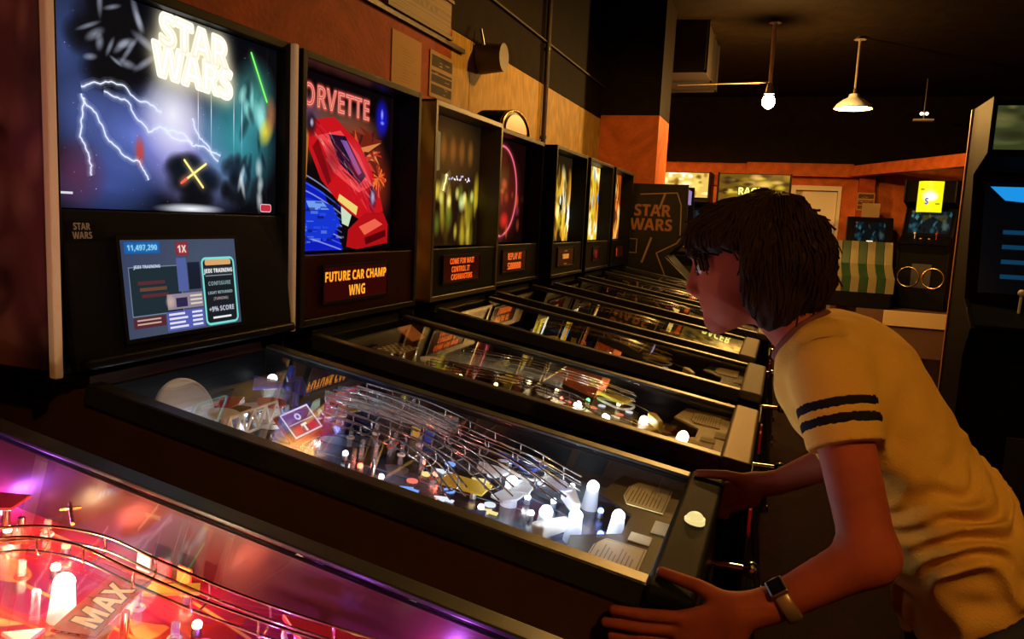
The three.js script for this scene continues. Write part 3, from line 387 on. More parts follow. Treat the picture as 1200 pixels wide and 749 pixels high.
// nearest machine, seen only by its playfield
pinball({
  x: -0.805, seed: 5, label: 'nearest pinball machine with a red and violet lit playfield and wire ramps', field: field0, art: m0Art, artGlow: 0.8, recess: 0.04, split: 1.5, headBack: 0.17, bladeMat: std(lin(0.05, 0.012, 0.012), 0.3), lamp: warm, power: 0.11, bulbGlow: 10, every: 2, insertGlow: 2.5, tints: [lin(1, 0.7, 0.2), lin(0.6, 0.1, 1), lin(1, 0.15, 0.3), lin(1, 0.9, 0.7)], plastics: [M.redP, M.orangeP, M.purpleP, M.yellowP, M.white], wireMat: std(lin(0.8, 0.55, 0.4), 0.18, 1), bumpX: -0.08,
  wires: [[[-0.12, 0.3, 0.085], [-0.02, 0.34, 0.09], [0.06, 0.38, 0.095], [0.095, 0.45, 0.095], [0.097, 0.55, 0.09], [0.105, 0.65, 0.08], [0.13, 0.75, 0.065], [0.16, 0.84, 0.05]]],
  bulbs: [[0.238, 0.1, 0.03, violet, 1.4], [0.222, 0.15, 0.03, pink, 1.3], [0.187, 0.2, 0.03, warm, 1.2], [0.151, 0.337, 0.03, warm, 1.4], [0.086, 0.428, 0.05, lin(1, 0.72, 0.4), 3.2], [0.03, 0.3, 0.03, red], [0.2, 0.3, 0.03, red, 0.7], [0.15, 0.58, 0.03, warm, 1.3], [0.2, 0.52, 0.03, red, 0.5], [0.2, 0.7, 0.03, violet, 0.9], [0.1, 0.7, 0.03, violet, 1.2], [0.05, 0.56, 0.03, warm, 1.4], [-0.1, 0.5, 0.03, red, 1.3], [-0.05, 0.4, 0.03, red, 1.3], [-0.15, 0.6, 0.03, pink], [0.02, 0.65, 0.03, pink, 1.3], [0.23, 0.88, 0.03, violet], [-0.2, 0.8, 0.03, violet]],
  extra: (g) => {
    const art = canvas(256, 96, (c) => { c.fillStyle = '#b8402c'; c.fillRect(0, 0, 256, 96); c.save(); c.transform(1, 0, -0.25, 1, 20, 0); c.font = '900 84px sans-serif'; c.textBaseline = 'middle'; c.lineWidth = 8; c.strokeStyle = '#5a2a10'; c.fillStyle = '#f4e6c0'; c.strokeText('MAX', 20, 52); c.fillText('MAX', 20, 52); c.restore(); });
    const p = onField(part('title_plastic', bx(-0.065, 0.065, 0, 0.004, -0.026, 0.026), std(0xffffff, 0.35, 0, { map: art }), g), 0.075, 0.505, 0.05); p.rotation.y = 0.3;
    for (const [px, pz, a] of [[0.0, 0.46, 0.3], [0.035, 0.56, 0.1], [0.11, 0.5, 0.6]]) { const q = onField(part('arrow_plastic', slab([[0, -0.022], [0.02, 0.014], [-0.016, 0.012]], 0.004, 0.001), M.white, g), px, pz, 0.03); q.rotation.y = a; }
    const yl = onField(part('yellow_flap', bx(-0.035, 0.035, 0, 0.004, -0.012, 0.012), M.yellowP, g), 0.165, 0.525, 0.035); yl.rotation.y = -0.9;
    const sc = part('score_sword', merge([rod([-0.035, 0, 0], [0.035, 0, 0], 0.003), rod([0.018, 0, -0.014], [0.018, 0, 0.014], 0.003)]), M.brass, g); onField(sc, 0.21, 0.3, 0.06); sc.rotation.y = 0.9;
  },
});
// the machine being played
pinball({
  x: 0, seed: 17, label: 'black pinball machine being played, with white edge trim and a space battle backglass', field: field1, sideMat: dull(lin(0.07, 0.028, 0.018), 0.3, 0.8), art: spaceArt, artGlow: 1.15, recess: 0.03, split: 1.502, lean: 0.034, trim: true, sideArt: sideArtA, lamp: cool, power: 0.025, bulbGlow: 6, every: 2, insertGlow: 1.2, tints: [lin(0.8, 0.9, 1), lin(0.2, 0.4, 1), lin(1, 0.2, 0.15), lin(1, 0.8, 0.3)], flipMat: M.white, plastics: [M.blueP, M.white, M.redP, M.clear, M.satin, M.yellowP], panelLight: lin(0.8, 0.88, 1), panelPower: 0.05, bumpX: 0.04, bumpZ: -0.06, sheets: 10, posts: 40,
  displays: [[0.345, 0.2, -0.043, 0.145, lcdArt, 0.85]],
  wires: [[[0.13, 0.3, 0.09], [0.12, 0.38, 0.1], [0.085, 0.51, 0.1], [0.03, 0.66, 0.097], [0.01, 0.78, 0.088], [-0.02, 0.89, 0.06]], [[0.07, 0.32, 0.09], [0.05, 0.45, 0.09], [0.02, 0.58, 0.088], [-0.03, 0.7, 0.08], [-0.09, 0.8, 0.06]], [[0.17, 0.34, 0.1], [0.15, 0.5, 0.102], [0.095, 0.66, 0.097], [0.07, 0.8, 0.085], [0.09, 0.9, 0.05]], [[0.0, 0.36, 0.08], [-0.02, 0.5, 0.08], [-0.06, 0.62, 0.075], [-0.13, 0.72, 0.05]]],
  bulbs: [[-0.056, 0.929, 0.05, null, 4], [-0.076, 0.876, 0.05, null, 3], [0.002, 0.998, 0.05, null, 1.8], [0.118, 0.92, 0.05, null, 1.8], [0.018, 0.775, 0.05, null, 2], [-0.02, 0.83, 0.035, null, 1.4], [0.05, 0.8, 0.03], [0.07, 0.85, 0.03, null, 1.4], [0.03, 0.9, 0.03, blueL, 1.4], [0.09, 0.945, 0.03, blueL, 1.5], [-0.02, 0.97, 0.03, blueL, 1.3], [0.0, 0.7, 0.03, warm, 1.2], [-0.06, 0.74, 0.03], [-0.1, 0.66, 0.03, red], [0.03, 0.6, 0.03, red, 1.5], [0.07, 0.55, 0.03, red, 1.2], [-0.06, 0.52, 0.03], [-0.14, 0.5, 0.03], [-0.04, 0.46, 0.03, red], [0.0, 0.4, 0.03], [0.08, 0.28, 0.03], [0.1, 0.18, 0.03], [0.05, 0.1, 0.04], [-0.05, 0.08, 0.04], [-0.12, 0.06, 0.04], [-0.2, 0.05, 0.04, red], [0.16, 0.08, 0.04], [0.235, 0.04, 0.05, null, 2], [0.2, 0.26, 0.03, blueL], [0.13, 0.22, 0.03, blueL, 1.3], [-0.15, 0.2, 0.03, warm], [-0.2, 0.4, 0.03], [-0.22, 0.62, 0.03, red], [0.22, 0.7, 0.03], [0.18, 0.86, 0.03]],
  extra: (g, pan) => {
    part('action_button', merge([cyl(0.019, 0.019, 0.01, 0, 0.0, 0, 20), new THREE.SphereGeometry(0.016, 18, 10, 0, 6.3, 0, 1.57).scale(1, 0.75, 1).translate(0, 0.005, 0)]), glow(lin(1, 0.78, 0.3), 0.9), g).position.set(0.0, glassY(1.14) + 0.014, 1.14);
    const tl = canvas(256, 96, (c) => { c.fillStyle = '#0a0a0b'; c.fillRect(0, 0, 256, 96); c.textAlign = 'center'; c.textBaseline = 'middle'; c.font = '900 46px sans-serif'; c.fillStyle = '#8a867c'; c.fillText('STAR', 100, 26); c.fillText('WARS', 100, 70); });
    part('logo_plate', bx(-0.33, -0.24, 0.245, 0.282, -0.002, 0.0008), new THREE.MeshPhysicalMaterial({ map: tl, roughness: 0.35, specularIntensity: 0.1 }), pan);
    part('panel_lip', bx(-0.33, 0.33, 0.0, 0.022, -0.004, 0.018, 0.008), M.satin, pan);
    // translucent round disc toy, mini screen, lattice, blue toy
    const disc = onField(part('disc_toy', merge([cyl(0.075, 0.075, 0.006, 0, 0, 0, 36), new THREE.TorusGeometry(0.075, 0.005, 8, 40).rotateX(Math.PI / 2)]).rotateX(1.15), M.frost, g), -0.13, 0.09, 0.05); disc.rotation.z = 0.2;
    const mini = canvas(128, 96, (c) => { c.fillStyle = '#7a3a50'; c.fillRect(0, 0, 128, 96); c.strokeStyle = '#e8e0f4'; c.lineWidth = 6; c.strokeRect(3, 3, 122, 90); c.fillStyle = '#f0ecff'; c.beginPath(); c.arc(62, 28, 13, 0, 6.3); c.fill(); c.fillStyle = '#6a4a8a'; c.beginPath(); c.arc(62, 28, 6, 0, 6.3); c.fill(); c.fillStyle = '#d8c8e8'; c.fillRect(10, 46, 108, 4); c.fillStyle = '#d02040'; c.fillRect(16, 58, 30, 26); c.fillRect(80, 58, 30, 26); c.fillStyle = '#fff'; c.fillRect(52, 56, 26, 8); c.fillRect(60, 56, 9, 30); });
    const ms = onField(part('mini_display_screen', bx(-0.042, 0.042, -0.03, 0.03, -0.006, 0.006), [M.black, M.black, M.black, M.black, picture(mini, 0.9), M.black], g), -0.067, 0.33, 0.08); ms.rotation.set(-0.75, -0.15, 0); part('mini_frame', bx(-0.046, 0.046, -0.042, 0.034, -0.012, -0.005, 0.003), M.redP, ms);
    const la = []; for (let i = 0; i < 5; i++) { const x0 = -0.08 + i * 0.04; la.push(rod([x0, 0, 0], [x0 + 0.02, 0.05, 0], 0.0028), rod([x0 + 0.02, 0.05, 0], [x0 + 0.04, 0, 0], 0.0028)); } la.push(rod([-0.08, 0, 0], [0.12, 0, 0], 0.003), rod([-0.06, 0.05, 0], [0.1, 0.05, 0], 0.003)); onField(part('lattice_ramp', merge(la), M.white, g), -0.06, 0.19, 0.02);
    const toy = onField(part('ship_toy', merge([new THREE.ConeGeometry(0.018, 0.12, 10).rotateX(Math.PI / 2), bx(-0.07, 0.07, -0.003, 0.003, 0.02, 0.06, 0.002), cyl(0.008, 0.01, 0.06, -0.06, 0, 0.03).rotateX(0.0), cyl(0.008, 0.01, 0.06, 0.06, 0, 0.03)]), M.blueP, g), 0.1, 0.16, 0.09); toy.rotation.y = 0.7;
    part('toy_stand', cyl(0.004, 0.004, 0.07, 0, -0.04, 0), M.clear, toy);
    onField(part('clear_ramp', merge([bx(-0.03, 0.03, 0, 0.002, -0.16, 0.16), bx(-0.03, -0.028, 0, 0.025, -0.16, 0.16), bx(0.028, 0.03, 0, 0.025, -0.16, 0.16)]), M.clear, g), 0.16, 0.42, 0.07);
    onField(part('yellow_ramp_flap', bx(-0.03, 0.03, 0, 0.004, -0.05, 0.05), M.yellowP, g), -0.03, 0.69, 0.035);
    for (const [px, pz, up, a] of [[0.0, 0.8, 0.05, 0.3], [0.05, 0.86, 0.055, 0.9], [-0.05, 0.79, 0.045, -0.4], [0.02, 0.73, 0.06, 1.3]]) { const q = onField(part('clear_plastic', slab([[-0.03, -0.015], [0.02, -0.025], [0.04, 0.01], [0.0, 0.022], [-0.03, 0.015]], 0.004, 0.001), M.frost, g), px, pz, up); q.rotation.y = a; }
  },
});
// the racing car machine
pinball({
  x: 0.77, seed: 29, label: 'pinball machine with red sports car backglass and orange dot display', L: 1.15, field: field2, art: carArt, artGlow: 0.85, split: 1.395, lamp: lin(1, 0.72, 0.35), power: 0.016, bulbGlow: 8, every: 2, insertGlow: 1.2, railMat: M.darkSteel, panelMat: dull(lin(0.02, 0.0015, 0.0015), 0.35, 0.08), displays: [[0.38, 0.1, -0.05, 0.105, m1Dmd, 1.7]], panelLight: lin(0.7, 0.3, 0.4), panelPower: 0.06, plastics: [M.yellowP, M.redP, M.white, M.orangeP], apronMat: std(lin(0.55, 0.4, 0.12), 0.5), barMat: std(lin(0.09, 0.055, 0.018), 0.55, 0.8),
  wires: [[[-0.15, 0.3, 0.08], [-0.12, 0.5, 0.085], [-0.1, 0.7, 0.07], [-0.18, 0.85, 0.05]], [[0.1, 0.3, 0.08], [0.12, 0.5, 0.085], [0.15, 0.7, 0.07], [0.2, 0.85, 0.04]]],
  bulbs: [[0.05, 0.1, 0.03], [-0.05, 0.14, 0.03], [-0.15, 0.2, 0.03], [0.07, 0.31, 0.03, null, 1.4], [0.075, 0.43, 0.03, null, 1.4], [0.2, 0.5, 0.03, null, 1.2], [-0.1, 0.4, 0.03], [-0.12, 0.55, 0.03], [0.07, 0.7, 0.04, lin(1, 0.95, 0.9), 2], [0.01, 0.8, 0.04, lin(1, 0.95, 0.9), 2.2], [0.09, 0.9, 0.04, lin(1, 0.9, 0.8), 1.8], [-0.05, 0.76, 0.03, lin(1, 0.95, 0.9), 1.5], [0.16, 0.71, 0.03, lin(0.1, 1, 0.2), 0.8], [0.1, 0.64, 0.03, red], [0.18, 0.6, 0.03], [0.2, 0.8, 0.03], [-0.2, 0.7, 0.03], [-0.1, 0.93, 0.03, lin(1, 0.9, 0.8), 1.2]],
  extra: (g) => { const f = onField(part('orange_flap', bx(-0.05, 0.05, 0, 0.004, -0.035, 0.035), M.orangeP, g), 0.17, 0.08, 0.09); f.rotation.x = 0.6; const ck = canvas(160, 96, (c) => { for (let i = 0; i < 10; i++) for (let j = 0; j < 6; j++) { c.fillStyle = (i + j) % 2 ? '#0a0a0a' : '#f0e6cc'; c.fillRect(i * 16, j * 16, 16, 16); } }); onField(part('checkered_plastic', bx(-0.07, 0.07, 0, 0.003, -0.04, 0.04), std(0xffffff, 0.35, 0, { map: ck }), g), 0.06, 0.09, 0.055); onField(part('clear_ramp', merge([bx(-0.03, 0.03, 0, 0.002, -0.2, 0.2), bx(-0.03, -0.028, 0, 0.025, -0.2, 0.2), bx(0.028, 0.03, 0, 0.025, -0.2, 0.2)]), M.clear, g), 0.04, 0.45, 0.07); },
});
const back = (x, z, seed, label, art, artGlow, disp, opts = {}) => pinball({ x, z, seed, label, L: 1.15, field: field3, art, artGlow, split: 1.395, lamp: warm, power: 0.008, bulbGlow: 5, every: 3, insertGlow: 0.5, inserts: 12, posts: 10, sheets: 6, displays: [disp], railMat: M.darkSteel, barMat: dull(lin(0.1, 0.075, 0.035), 0.6, 0.2), wires: [[[0.1, 0.3, 0.08], [0.12, 0.5, 0.085], [0.15, 0.7, 0.07], [0.2, 0.85, 0.04]]], bulbs: [[-0.2, 0.2, 0.03], [-0.2, 0.5, 0.03], [-0.15, 0.8, 0.03], [0.1, 0.3, 0.03], [0.15, 0.6, 0.03], [0.0, 0.45, 0.03, red]], ...opts });
back(1.61, 0, 31, 'pinball machine with gold side art beside the sports car machine', m3Art, 1.3, [0.38, 0.1, -0.05, 0.11, m3Dmd, 1.4], { sideArt: sideArtB, headMat: std(lin(0.05, 0.03, 0.012), 0.35) });
back(2.415, -0.05, 37, 'pinball machine with a rounded arch topper and dark red backglass', m4Art, 1.1, [0.36, 0.1, -0.05, 0.11, m4Dmd, 1.4], {
  extra: (g) => { const s = new THREE.Shape(); s.absarc(0, 0, 0.21, 0, Math.PI, false); s.lineTo(-0.21, 0); const h = new THREE.Path(); void h; part('topper', new THREE.ExtrudeGeometry(s, { depth: 0.14, bevelEnabled: true, bevelSize: 0.006, bevelThickness: 0.006, bevelSegments: 2, curveSegments: 24 }).scale(1, 0.52, 1).translate(-0.04, 1.948, -0.18), M.black, g); const q = new THREE.Shape(); q.absarc(0, 0, 0.16, 0, Math.PI, false); part('topper_face', new THREE.ExtrudeGeometry(q, { depth: 0.006, bevelEnabled: false, curveSegments: 24 }).scale(1, 0.52, 1).translate(-0.04, 1.955, -0.034), std(lin(0.35, 0.12, 0.05), 0.35), g); part('topper_band', new THREE.TorusGeometry(0.21, 0.01, 8, 30, Math.PI).scale(1, 0.52, 1).translate(-0.04, 1.948, -0.036), M.brass, g); },
});
back(3.22, 0, 43, 'pinball machine with pale yellow crowded backglass, fifth in the row', m5Art, 1.35, [0.36, 0.1, -0.05, 0.11, m5Dmd, 1.2], { bulbs: [[-0.22, 0.15, 0.03], [-0.22, 0.35, 0.03, lin(0.1, 1, 0.25)], [-0.21, 0.55, 0.03, lin(0.9, 1, 0.8)], [-0.2, 0.75, 0.03, lin(0.4, 0.15, 1)], [-0.15, 0.85, 0.03], [0.05, 0.4, 0.03, red]] });
back(4.025, 0, 47, 'pinball machine with bright yellow and blue backglass', m6Art, 1.3, [0.2, 0.085, -0.05, 0.105, m6Dmd, 0.8]);
back(4.83, 0, 53, 'pinball machine with orange backglass, last in the row', m7Art, 1.1, [0.3, 0.085, -0.05, 0.105, m7Dmd, 0.9]);

// ---------------------------------------------------------------- upright arcade cabinets
{ // side-on cabinet at the end of the row
  const g = thing('arcade_cabinet', 'black upright arcade cabinet with printed title on its side at the row end', 'arcade cabinet', [5.26, 0, 0]);
  const prof = [[-0.32, 0], [0.42, 0], [0.42, 0.9], [0.52, 1.06], [0.3, 1.26], [0.46, 1.42], [0.45, 1.87], [-0.25, 1.87], [-0.32, 1.7]];
  const art = canvas(512, 1024, (c, w, h) => { c.fillStyle = '#0b0807'; c.fillRect(0, 0, w, h); const X = (z) => (z + 0.4) / 1.0 * w, Y = (y) => h - y / 2.0 * h; c.strokeStyle = '#8a6a44'; c.lineWidth = 5; c.beginPath(); [[0.05, 1.78], [0.36, 1.8], [0.4, 1.7], [0.41, 1.42], [0.385, 1.38], [0.22, 1.29], [0.33, 1.05], [0.36, 0.9]].forEach(([z, y], i) => (i ? c.lineTo(X(z), Y(y)) : c.moveTo(X(z), Y(y)))); c.stroke(); c.font = '900 68px sans-serif'; c.textAlign = 'center'; c.fillStyle = '#8a5a34'; c.fillText('STAR', X(0.16), Y(1.6)); c.fillText('WARS', X(0.16), Y(1.48)); c.lineWidth = 9; c.beginPath(); c.moveTo(X(0.26), Y(1.79)); c.lineTo(X(0.22), Y(1.66)); c.moveTo(X(0.17), Y(1.42)); c.lineTo(X(0.1), Y(1.2)); c.stroke(); c.lineWidth = 4; c.strokeRect(X(-0.05), Y(1.4), 50, 60); });
  const gs = profile(prof, 0, 0.018, 0.002), u = gs.attributes.uv, p = gs.attributes.position; for (let i = 0; i < u.count; i++) u.setXY(i, (p.getZ(i) + 0.4) / 1.0, p.getY(i) / 2.0);
  part('side_panel', gs, std(0xffffff, 0.4, 0, { map: art }), g); part('side_panel', profile(prof, 0.442, 0.46, 0.002), M.black, g);
  part('body', profile([[-0.3, 0.02], [0.4, 0.02], [0.4, 0.88], [0.48, 1.03], [0.26, 1.25], [0.3, 1.3], [0.2, 1.66], [0.42, 1.7], [0.42, 1.85], [-0.24, 1.85], [-0.3, 1.7]], 0.018, 0.442), M.blackMatte, g);
  part('display_screen', bx(-0.17, 0.17, -0.16, 0.16, -0.004, 0.004).rotateX(-0.27).translate(0.23, 1.48, 0.258), glow(lin(0.3, 0.25, 0.8), 0.7), g);
  part('control_panel', bx(0.02, 0.44, -0.012, 0.012, -0.15, 0.15).rotateX(0.79).translate(0, 1.16, 0.4), M.satin, g);
  part('marquee_light', bx(0.03, 0.43, 1.715, 1.835, 0.42, 0.43), glow(lin(0.5, 0.35, 0.9), 0.5), g);
}
function upright(name, label, x, y, z, H, W, turn, o) { // front faces local +z
  const g = thing(name, label, 'arcade cabinet', [x, y, z], turn), D = o.depth ?? 0.7, k = H / 1.8, n0 = o.notch ?? 1.42 * k, n1 = n0 + 0.08, s0 = 1.0 * k + 0.05, s1 = n0 - 0.03;
  const prof = [[-D / 2, 0], [D / 2 - 0.1, 0], [D / 2 - 0.1, 0.8 * k], [D / 2, 0.92 * k], [D / 2 - 0.2, 1.02 * k], [D / 2 - 0.34, n0], [D / 2 - 0.1, n1], [D / 2 - 0.1, H], [-D / 2, H]];
  for (const s of [-1, 1]) part('side_panel', profile(prof, s > 0 ? W / 2 - 0.02 : -W / 2, s > 0 ? W / 2 : -W / 2 + 0.02, 0.002), o.side ?? M.black, g);
  part('body', profile([[-D / 2 + 0.02, 0.01], [D / 2 - 0.12, 0.01], [D / 2 - 0.12, 0.78 * k], [D / 2 - 0.04, 0.89 * k], [D / 2 - 0.24, 1.0 * k], [D / 2 - 0.38, n0], [D / 2 - 0.14, n1 - 0.01], [D / 2 - 0.14, H - 0.01], [-D / 2 + 0.02, H - 0.01]], -W / 2 + 0.02, W / 2 - 0.02), M.blackMatte, g);
  const sw = W - 0.12, tilt = -Math.atan2(0.14, n0 - 1.0 * k);
  part('display_screen', bx(-sw / 2, sw / 2, -(s1 - s0) / 2, (s1 - s0) / 2, 0, 0.006).rotateX(tilt).translate(0, (s0 + s1) / 2, D / 2 - 0.305), [M.black, M.black, M.black, M.black, picture(o.screen, o.screenGlow ?? 0.6), M.black], g);
  part('control_panel', bx(-W / 2 + 0.02, W / 2 - 0.02, -0.01, 0.01, -0.11, 0.11).rotateX(0.464).translate(0, 0.965 * k, D / 2 - 0.12), M.satin, g);
  for (const s of [-1, 1]) { part('joystick', merge([rod([s * 0.13, 0.97 * k, D / 2 - 0.14], [s * 0.13, 1.05 * k, D / 2 - 0.13], 0.006), sph(0.017, s * 0.13, 1.06 * k, D / 2 - 0.13)]), s > 0 ? M.redP : M.white, g); part('button', cyl(0.014, 0.014, 0.012, s * 0.05, 0.99 * k, D / 2 - 0.12), M.yellowP, g); }
  if (o.marquee) { const [my0, my1] = o.my ?? [1.52 * k, H - 0.02]; part('marquee_light', bx(-W / 2 + 0.025, W / 2 - 0.025, my0, my1, D / 2 - 0.135, D / 2 - 0.12), [M.black, M.black, M.black, M.black, picture(o.marquee, o.marqueeGlow ?? 1), M.black], g); }
  part('coin_door', bx(-0.12, 0.12, 0.28, 0.6, D / 2 - 0.122, D / 2 - 0.108, 0.004), M.darkSteel, g);
  o.extra?.(g, D, k); return g;
}
const marq = (text, bg, cols, seed, tc) => canvas(512, 200, (c, w, h) => { const r = rngOf(seed); c.fillStyle = bg; c.fillRect(0, 0, w, h); for (let i = 0; i < 40; i++) blob(c, r() * w, r() * h, 20 + 60 * r(), 10 + 30 * r(), cols[Math.floor(r() * cols.length)], 0.9); if (text) { c.font = '900 74px sans-serif'; c.textAlign = 'center'; c.textBaseline = 'middle'; c.lineWidth = 12; c.strokeStyle = '#4a3a08'; c.strokeText(text, w / 2, h * 0.62); c.fillStyle = tc; c.fillText(text, w / 2, h * 0.62); } });
const dimScreen = sideways(131, '#101a20', ['#2a6a78', '#1a3a4a', '#4a8a90', '#0a0c10', '#7a5a3a'], 40, 0);
const TURN = -Math.PI / 2; // local +z faces world -x
upright('arcade_cabinet', 'upright arcade cabinet with dazzling cream marquee behind the row end', 9.85, 0, -0.14, 2.28, 0.7, TURN, { marquee: marq('', '#c8a850', ['#fff6d0', '#ffffff', '#7a5a18', '#e8c860', '#3a2a08'], 141, '#fff'), marqueeGlow: 1.5, screen: dimScreen, my: [1.93, 2.26] });
upright('arcade_cabinet', 'upright racing arcade cabinet with yellow lettered marquee behind the player', 9.85, 0, 0.78, 2.28, 0.95, TURN, { marquee: marq('RACER', '#5a4410', ['#2a1c08', '#8a6a18', '#c8b030', '#1a1206', '#d8a860'], 143, '#fff27a'), marqueeGlow: 1.5, screen: dimScreen, my: [1.9, 2.26] });
{ // yellow barrel marquee cabinet on the platform
  const art = canvas(256, 256, (c, w, h) => { c.fillStyle = '#e8e010'; c.fillRect(0, 0, w, h); blob(c, 130, 120, 90, 60, '#ffffff', 1); blob(c, 150, 130, 70, 40, '#dfe8ff', 1); c.font = '900 70px sans-serif'; c.fillStyle = '#2a4ac0'; c.fillText('S', 92, 190); c.fillStyle = '#8a8a20'; c.fillRect(40, 60, 40, 14); c.fillRect(190, 180, 40, 12); });
  upright('arcade_cabinet', 'black arcade cabinet with a glowing yellow barrel marquee on the platform', 10.3, 0.585, 3.05, 1.7, 0.62, TURN - 0.35, {
    depth: 0.7, screen: dimScreen, screenGlow: 0.7, extra: (g, D) => {
      part('marquee_light', new THREE.CylinderGeometry(0.2, 0.2, 0.4, 24, 1, false, -0.85, 1.7).translate(0, 1.48, D / 2 - 0.27), [picture(art, 1.3, 0.3), M.black, M.black], g);
      for (const s of [-1, 1]) part('drum_emblem', new THREE.TorusGeometry(0.13, 0.012, 8, 28).translate(s * 0.15, 0.42, D / 2 - 0.105), M.brass, g);
      part('edge_trim', bx(-0.312, -0.3, 0.85, 1.3, D / 2 - 0.36, D / 2 - 0.335, 0.003).rotateX(0), M.cream, g);
    },
  });
}
upright('arcade_cabinet', 'tall dark arcade cabinet across the aisle with greenish marquee and blue screen', 2.955, 0, 2.45, 2.19, 0.7, TURN, {
  depth: 0.53, side: dull(lin(0.004, 0.003, 0.0025), 0.5, 0.05), marquee: marq('FEEL', '#5a6438', ['#8a9450', '#3a4020', '#b0a860', '#6a7048'], 151, '#c8d0a0'), marqueeGlow: 0.35, my: [1.95, 2.15], notch: 1.85, screen: canvas(256, 256, (c, w, h) => { c.fillStyle = '#020408'; c.fillRect(0, 0, w, h); c.fillStyle = '#1e9af0'; c.beginPath(); c.moveTo(10, 10); c.lineTo(246, 10); c.lineTo(246, 60); c.lineTo(40, 42); c.fill(); c.fillStyle = '#0a3a58'; for (let i = 0; i < 4; i++) c.fillRect(40, 110 + i * 34, 160, 10); }), screenGlow: 0.9,
  extra: (g, D) => part('edge_trim', bx(-0.358, -0.346, 0.02, 2.19, -D / 2 - 0.006, -D / 2 + 0.012, 0.003), std(lin(0.5, 0.22, 0.08), 0.4), g),
});
{ // seated driving game with striped seat pod
  const g = thing('driving_game', 'small seated driving arcade game with a topper sign and lit dashboard', 'arcade game', [10.7, 0.585, 2.36], TURN);
  part('body', profile([[-0.3, 0], [0.3, 0], [0.3, 0.5], [0.2, 0.72], [0.05, 0.78], [-0.12, 1.2], [-0.3, 1.2]], -0.3, 0.3, 0.01), M.black, g);
  part('display_screen', bx(-0.2, 0.2, -0.15, 0.15, -0.004, 0.004).rotateX(-0.38).translate(0, 0.99, -0.022), [M.black, M.black, M.black, M.black, picture(dimScreen, 0.4), M.black], g);
  part('steering_wheel', merge([new THREE.TorusGeometry(0.12, 0.014, 8, 24), rod([-0.11, 0, 0], [0.11, 0, 0], 0.01), cyl(0.03, 0.03, 0.03, 0, 0, 0).rotateX(1.57)]).rotateX(-0.6).translate(0, 0.68, 0.3), M.blackMatte, g);
  part('topper_sign', bx(-0.12, 0.12, 1.2, 1.4, -0.24, -0.22, 0.004), std(lin(0.4, 0.25, 0.1), 0.5), g);
  part('dash_light', bx(-0.04, 0.04, 0.845, 0.87, 0.05, 0.06), glow(lin(1, 0.75, 0.5), 1.4), g);
  const seat = thing('seat_pod', 'green and white striped seat pod in front of the driving game', 'seat', [9.98, 0.585, 2.2], TURN);
  for (let i = 0; i < 8; i++) { const x0 = -0.42 + i * 0.105; part('stripe', profile([[-0.3, 0.2], [0.3, 0.2], [0.32, 0.4], [0.1, 0.46], [-0.1, 0.56], [-0.24, 0.86], [-0.32, 0.84]], x0 + 0.001, x0 + 0.104, 0.006), i % 2 ? std(lin(0.2, 0.17, 0.09), 0.5) : std(lin(0.015, 0.05, 0.02), 0.45), seat); }
  part('base', bx(-0.4, 0.4, 0, 0.2, -0.29, 0.29, 0.01), M.black, seat);
}

// ---------------------------------------------------------------- things on the walls and ceiling
const paper = (seed, bg, ink, dark) => canvas(256, 360, (c, w, h) => { const r = rngOf(seed); c.fillStyle = bg; c.fillRect(0, 0, w, h); if (dark) { for (const [y, hh] of [[30, 90], [150, 20], [180, 60], [260, 70]]) { c.fillStyle = ink; c.fillRect(16, y, w - 32, hh); } c.fillStyle = bg; for (let i = 0; i < 16; i++) c.fillRect(26 + r() * 150, 36 + r() * 300, 20 + r() * 40, 6); } else { c.fillStyle = ink; for (let i = 0; i < 12; i++) c.fillRect(50 + r() * 40, 90 + i * 20, 60 + r() * 80, 3); } });
single('paper_notice', bx(-0.145, 0.145, -0.12, 0.12, -0.001, 0.001), [M.cream, M.cream, M.cream, M.cream, std(0xffffff, 0.8, 0, { map: paper(161, '#b48a5a', '#8a6440', false) }), M.cream], 'plain tan paper notice taped to the red wall', 'notice', [1.87, 2.2, WZ + 0.003]);
single('paper_notice', bx(-0.14, 0.14, -0.11, 0.11, -0.001, 0.001), [M.cream, M.cream, M.cream, M.cream, std(0xffffff, 0.8, 0, { map: paper(162, '#a88a60', '#2a1a10', true) }), M.cream], 'black and tan printed flyer taped to the red wall', 'notice', [2.25, 2.205, WZ + 0.004]);
single('wood_sign', merge([bx(-0.33, 0.33, -0.085, 0.085, 0, 0.02, 0.003), bx(-0.34, 0.34, 0.08, 0.095, 0, 0.03), bx(-0.34, 0.34, -0.095, -0.08, 0, 0.03)]), std(0xffffff, 0.6, 0, { map: canvas(512, 128, (c) => { c.fillStyle = '#8a6a30'; c.fillRect(0, 0, 512, 128); const r = rngOf(171); for (let i = 0; i < 60; i++) { c.fillStyle = `rgba(60,36,10,${0.1 + 0.2 * r()})`; c.fillRect(0, r() * 128, 512, 1 + 3 * r()); } c.fillStyle = '#5a3f18'; for (let i = 0; i < 7; i++) c.fillRect(120 + i * 40, 50 + (i % 2) * 8, 26, 18); }) }), 'long wooden board sign above the paper notices', 'sign', [1.97, 2.49, WZ + 0.003]);
{ const g = thing('wall_speaker', 'round grey wall speaker hanging high on the panelling', 'speaker', [2.74, 2.4, WZ]); part('drum', new THREE.CylinderGeometry(0.075, 0.09, 0.14, 24).rotateX(Math.PI / 2).translate(0, 0, 0.08), std(lin(0.12, 0.085, 0.05), 0.5), g); part('cone', new THREE.ConeGeometry(0.05, 0.08, 20).rotateX(Math.PI / 2).translate(0.12, -0.01, 0.06), M.cream, g); part('hanger', rod([-0.06, 0.02, 0.06], [-0.06, 0.14, 0.03], 0.008), M.steel, g); }
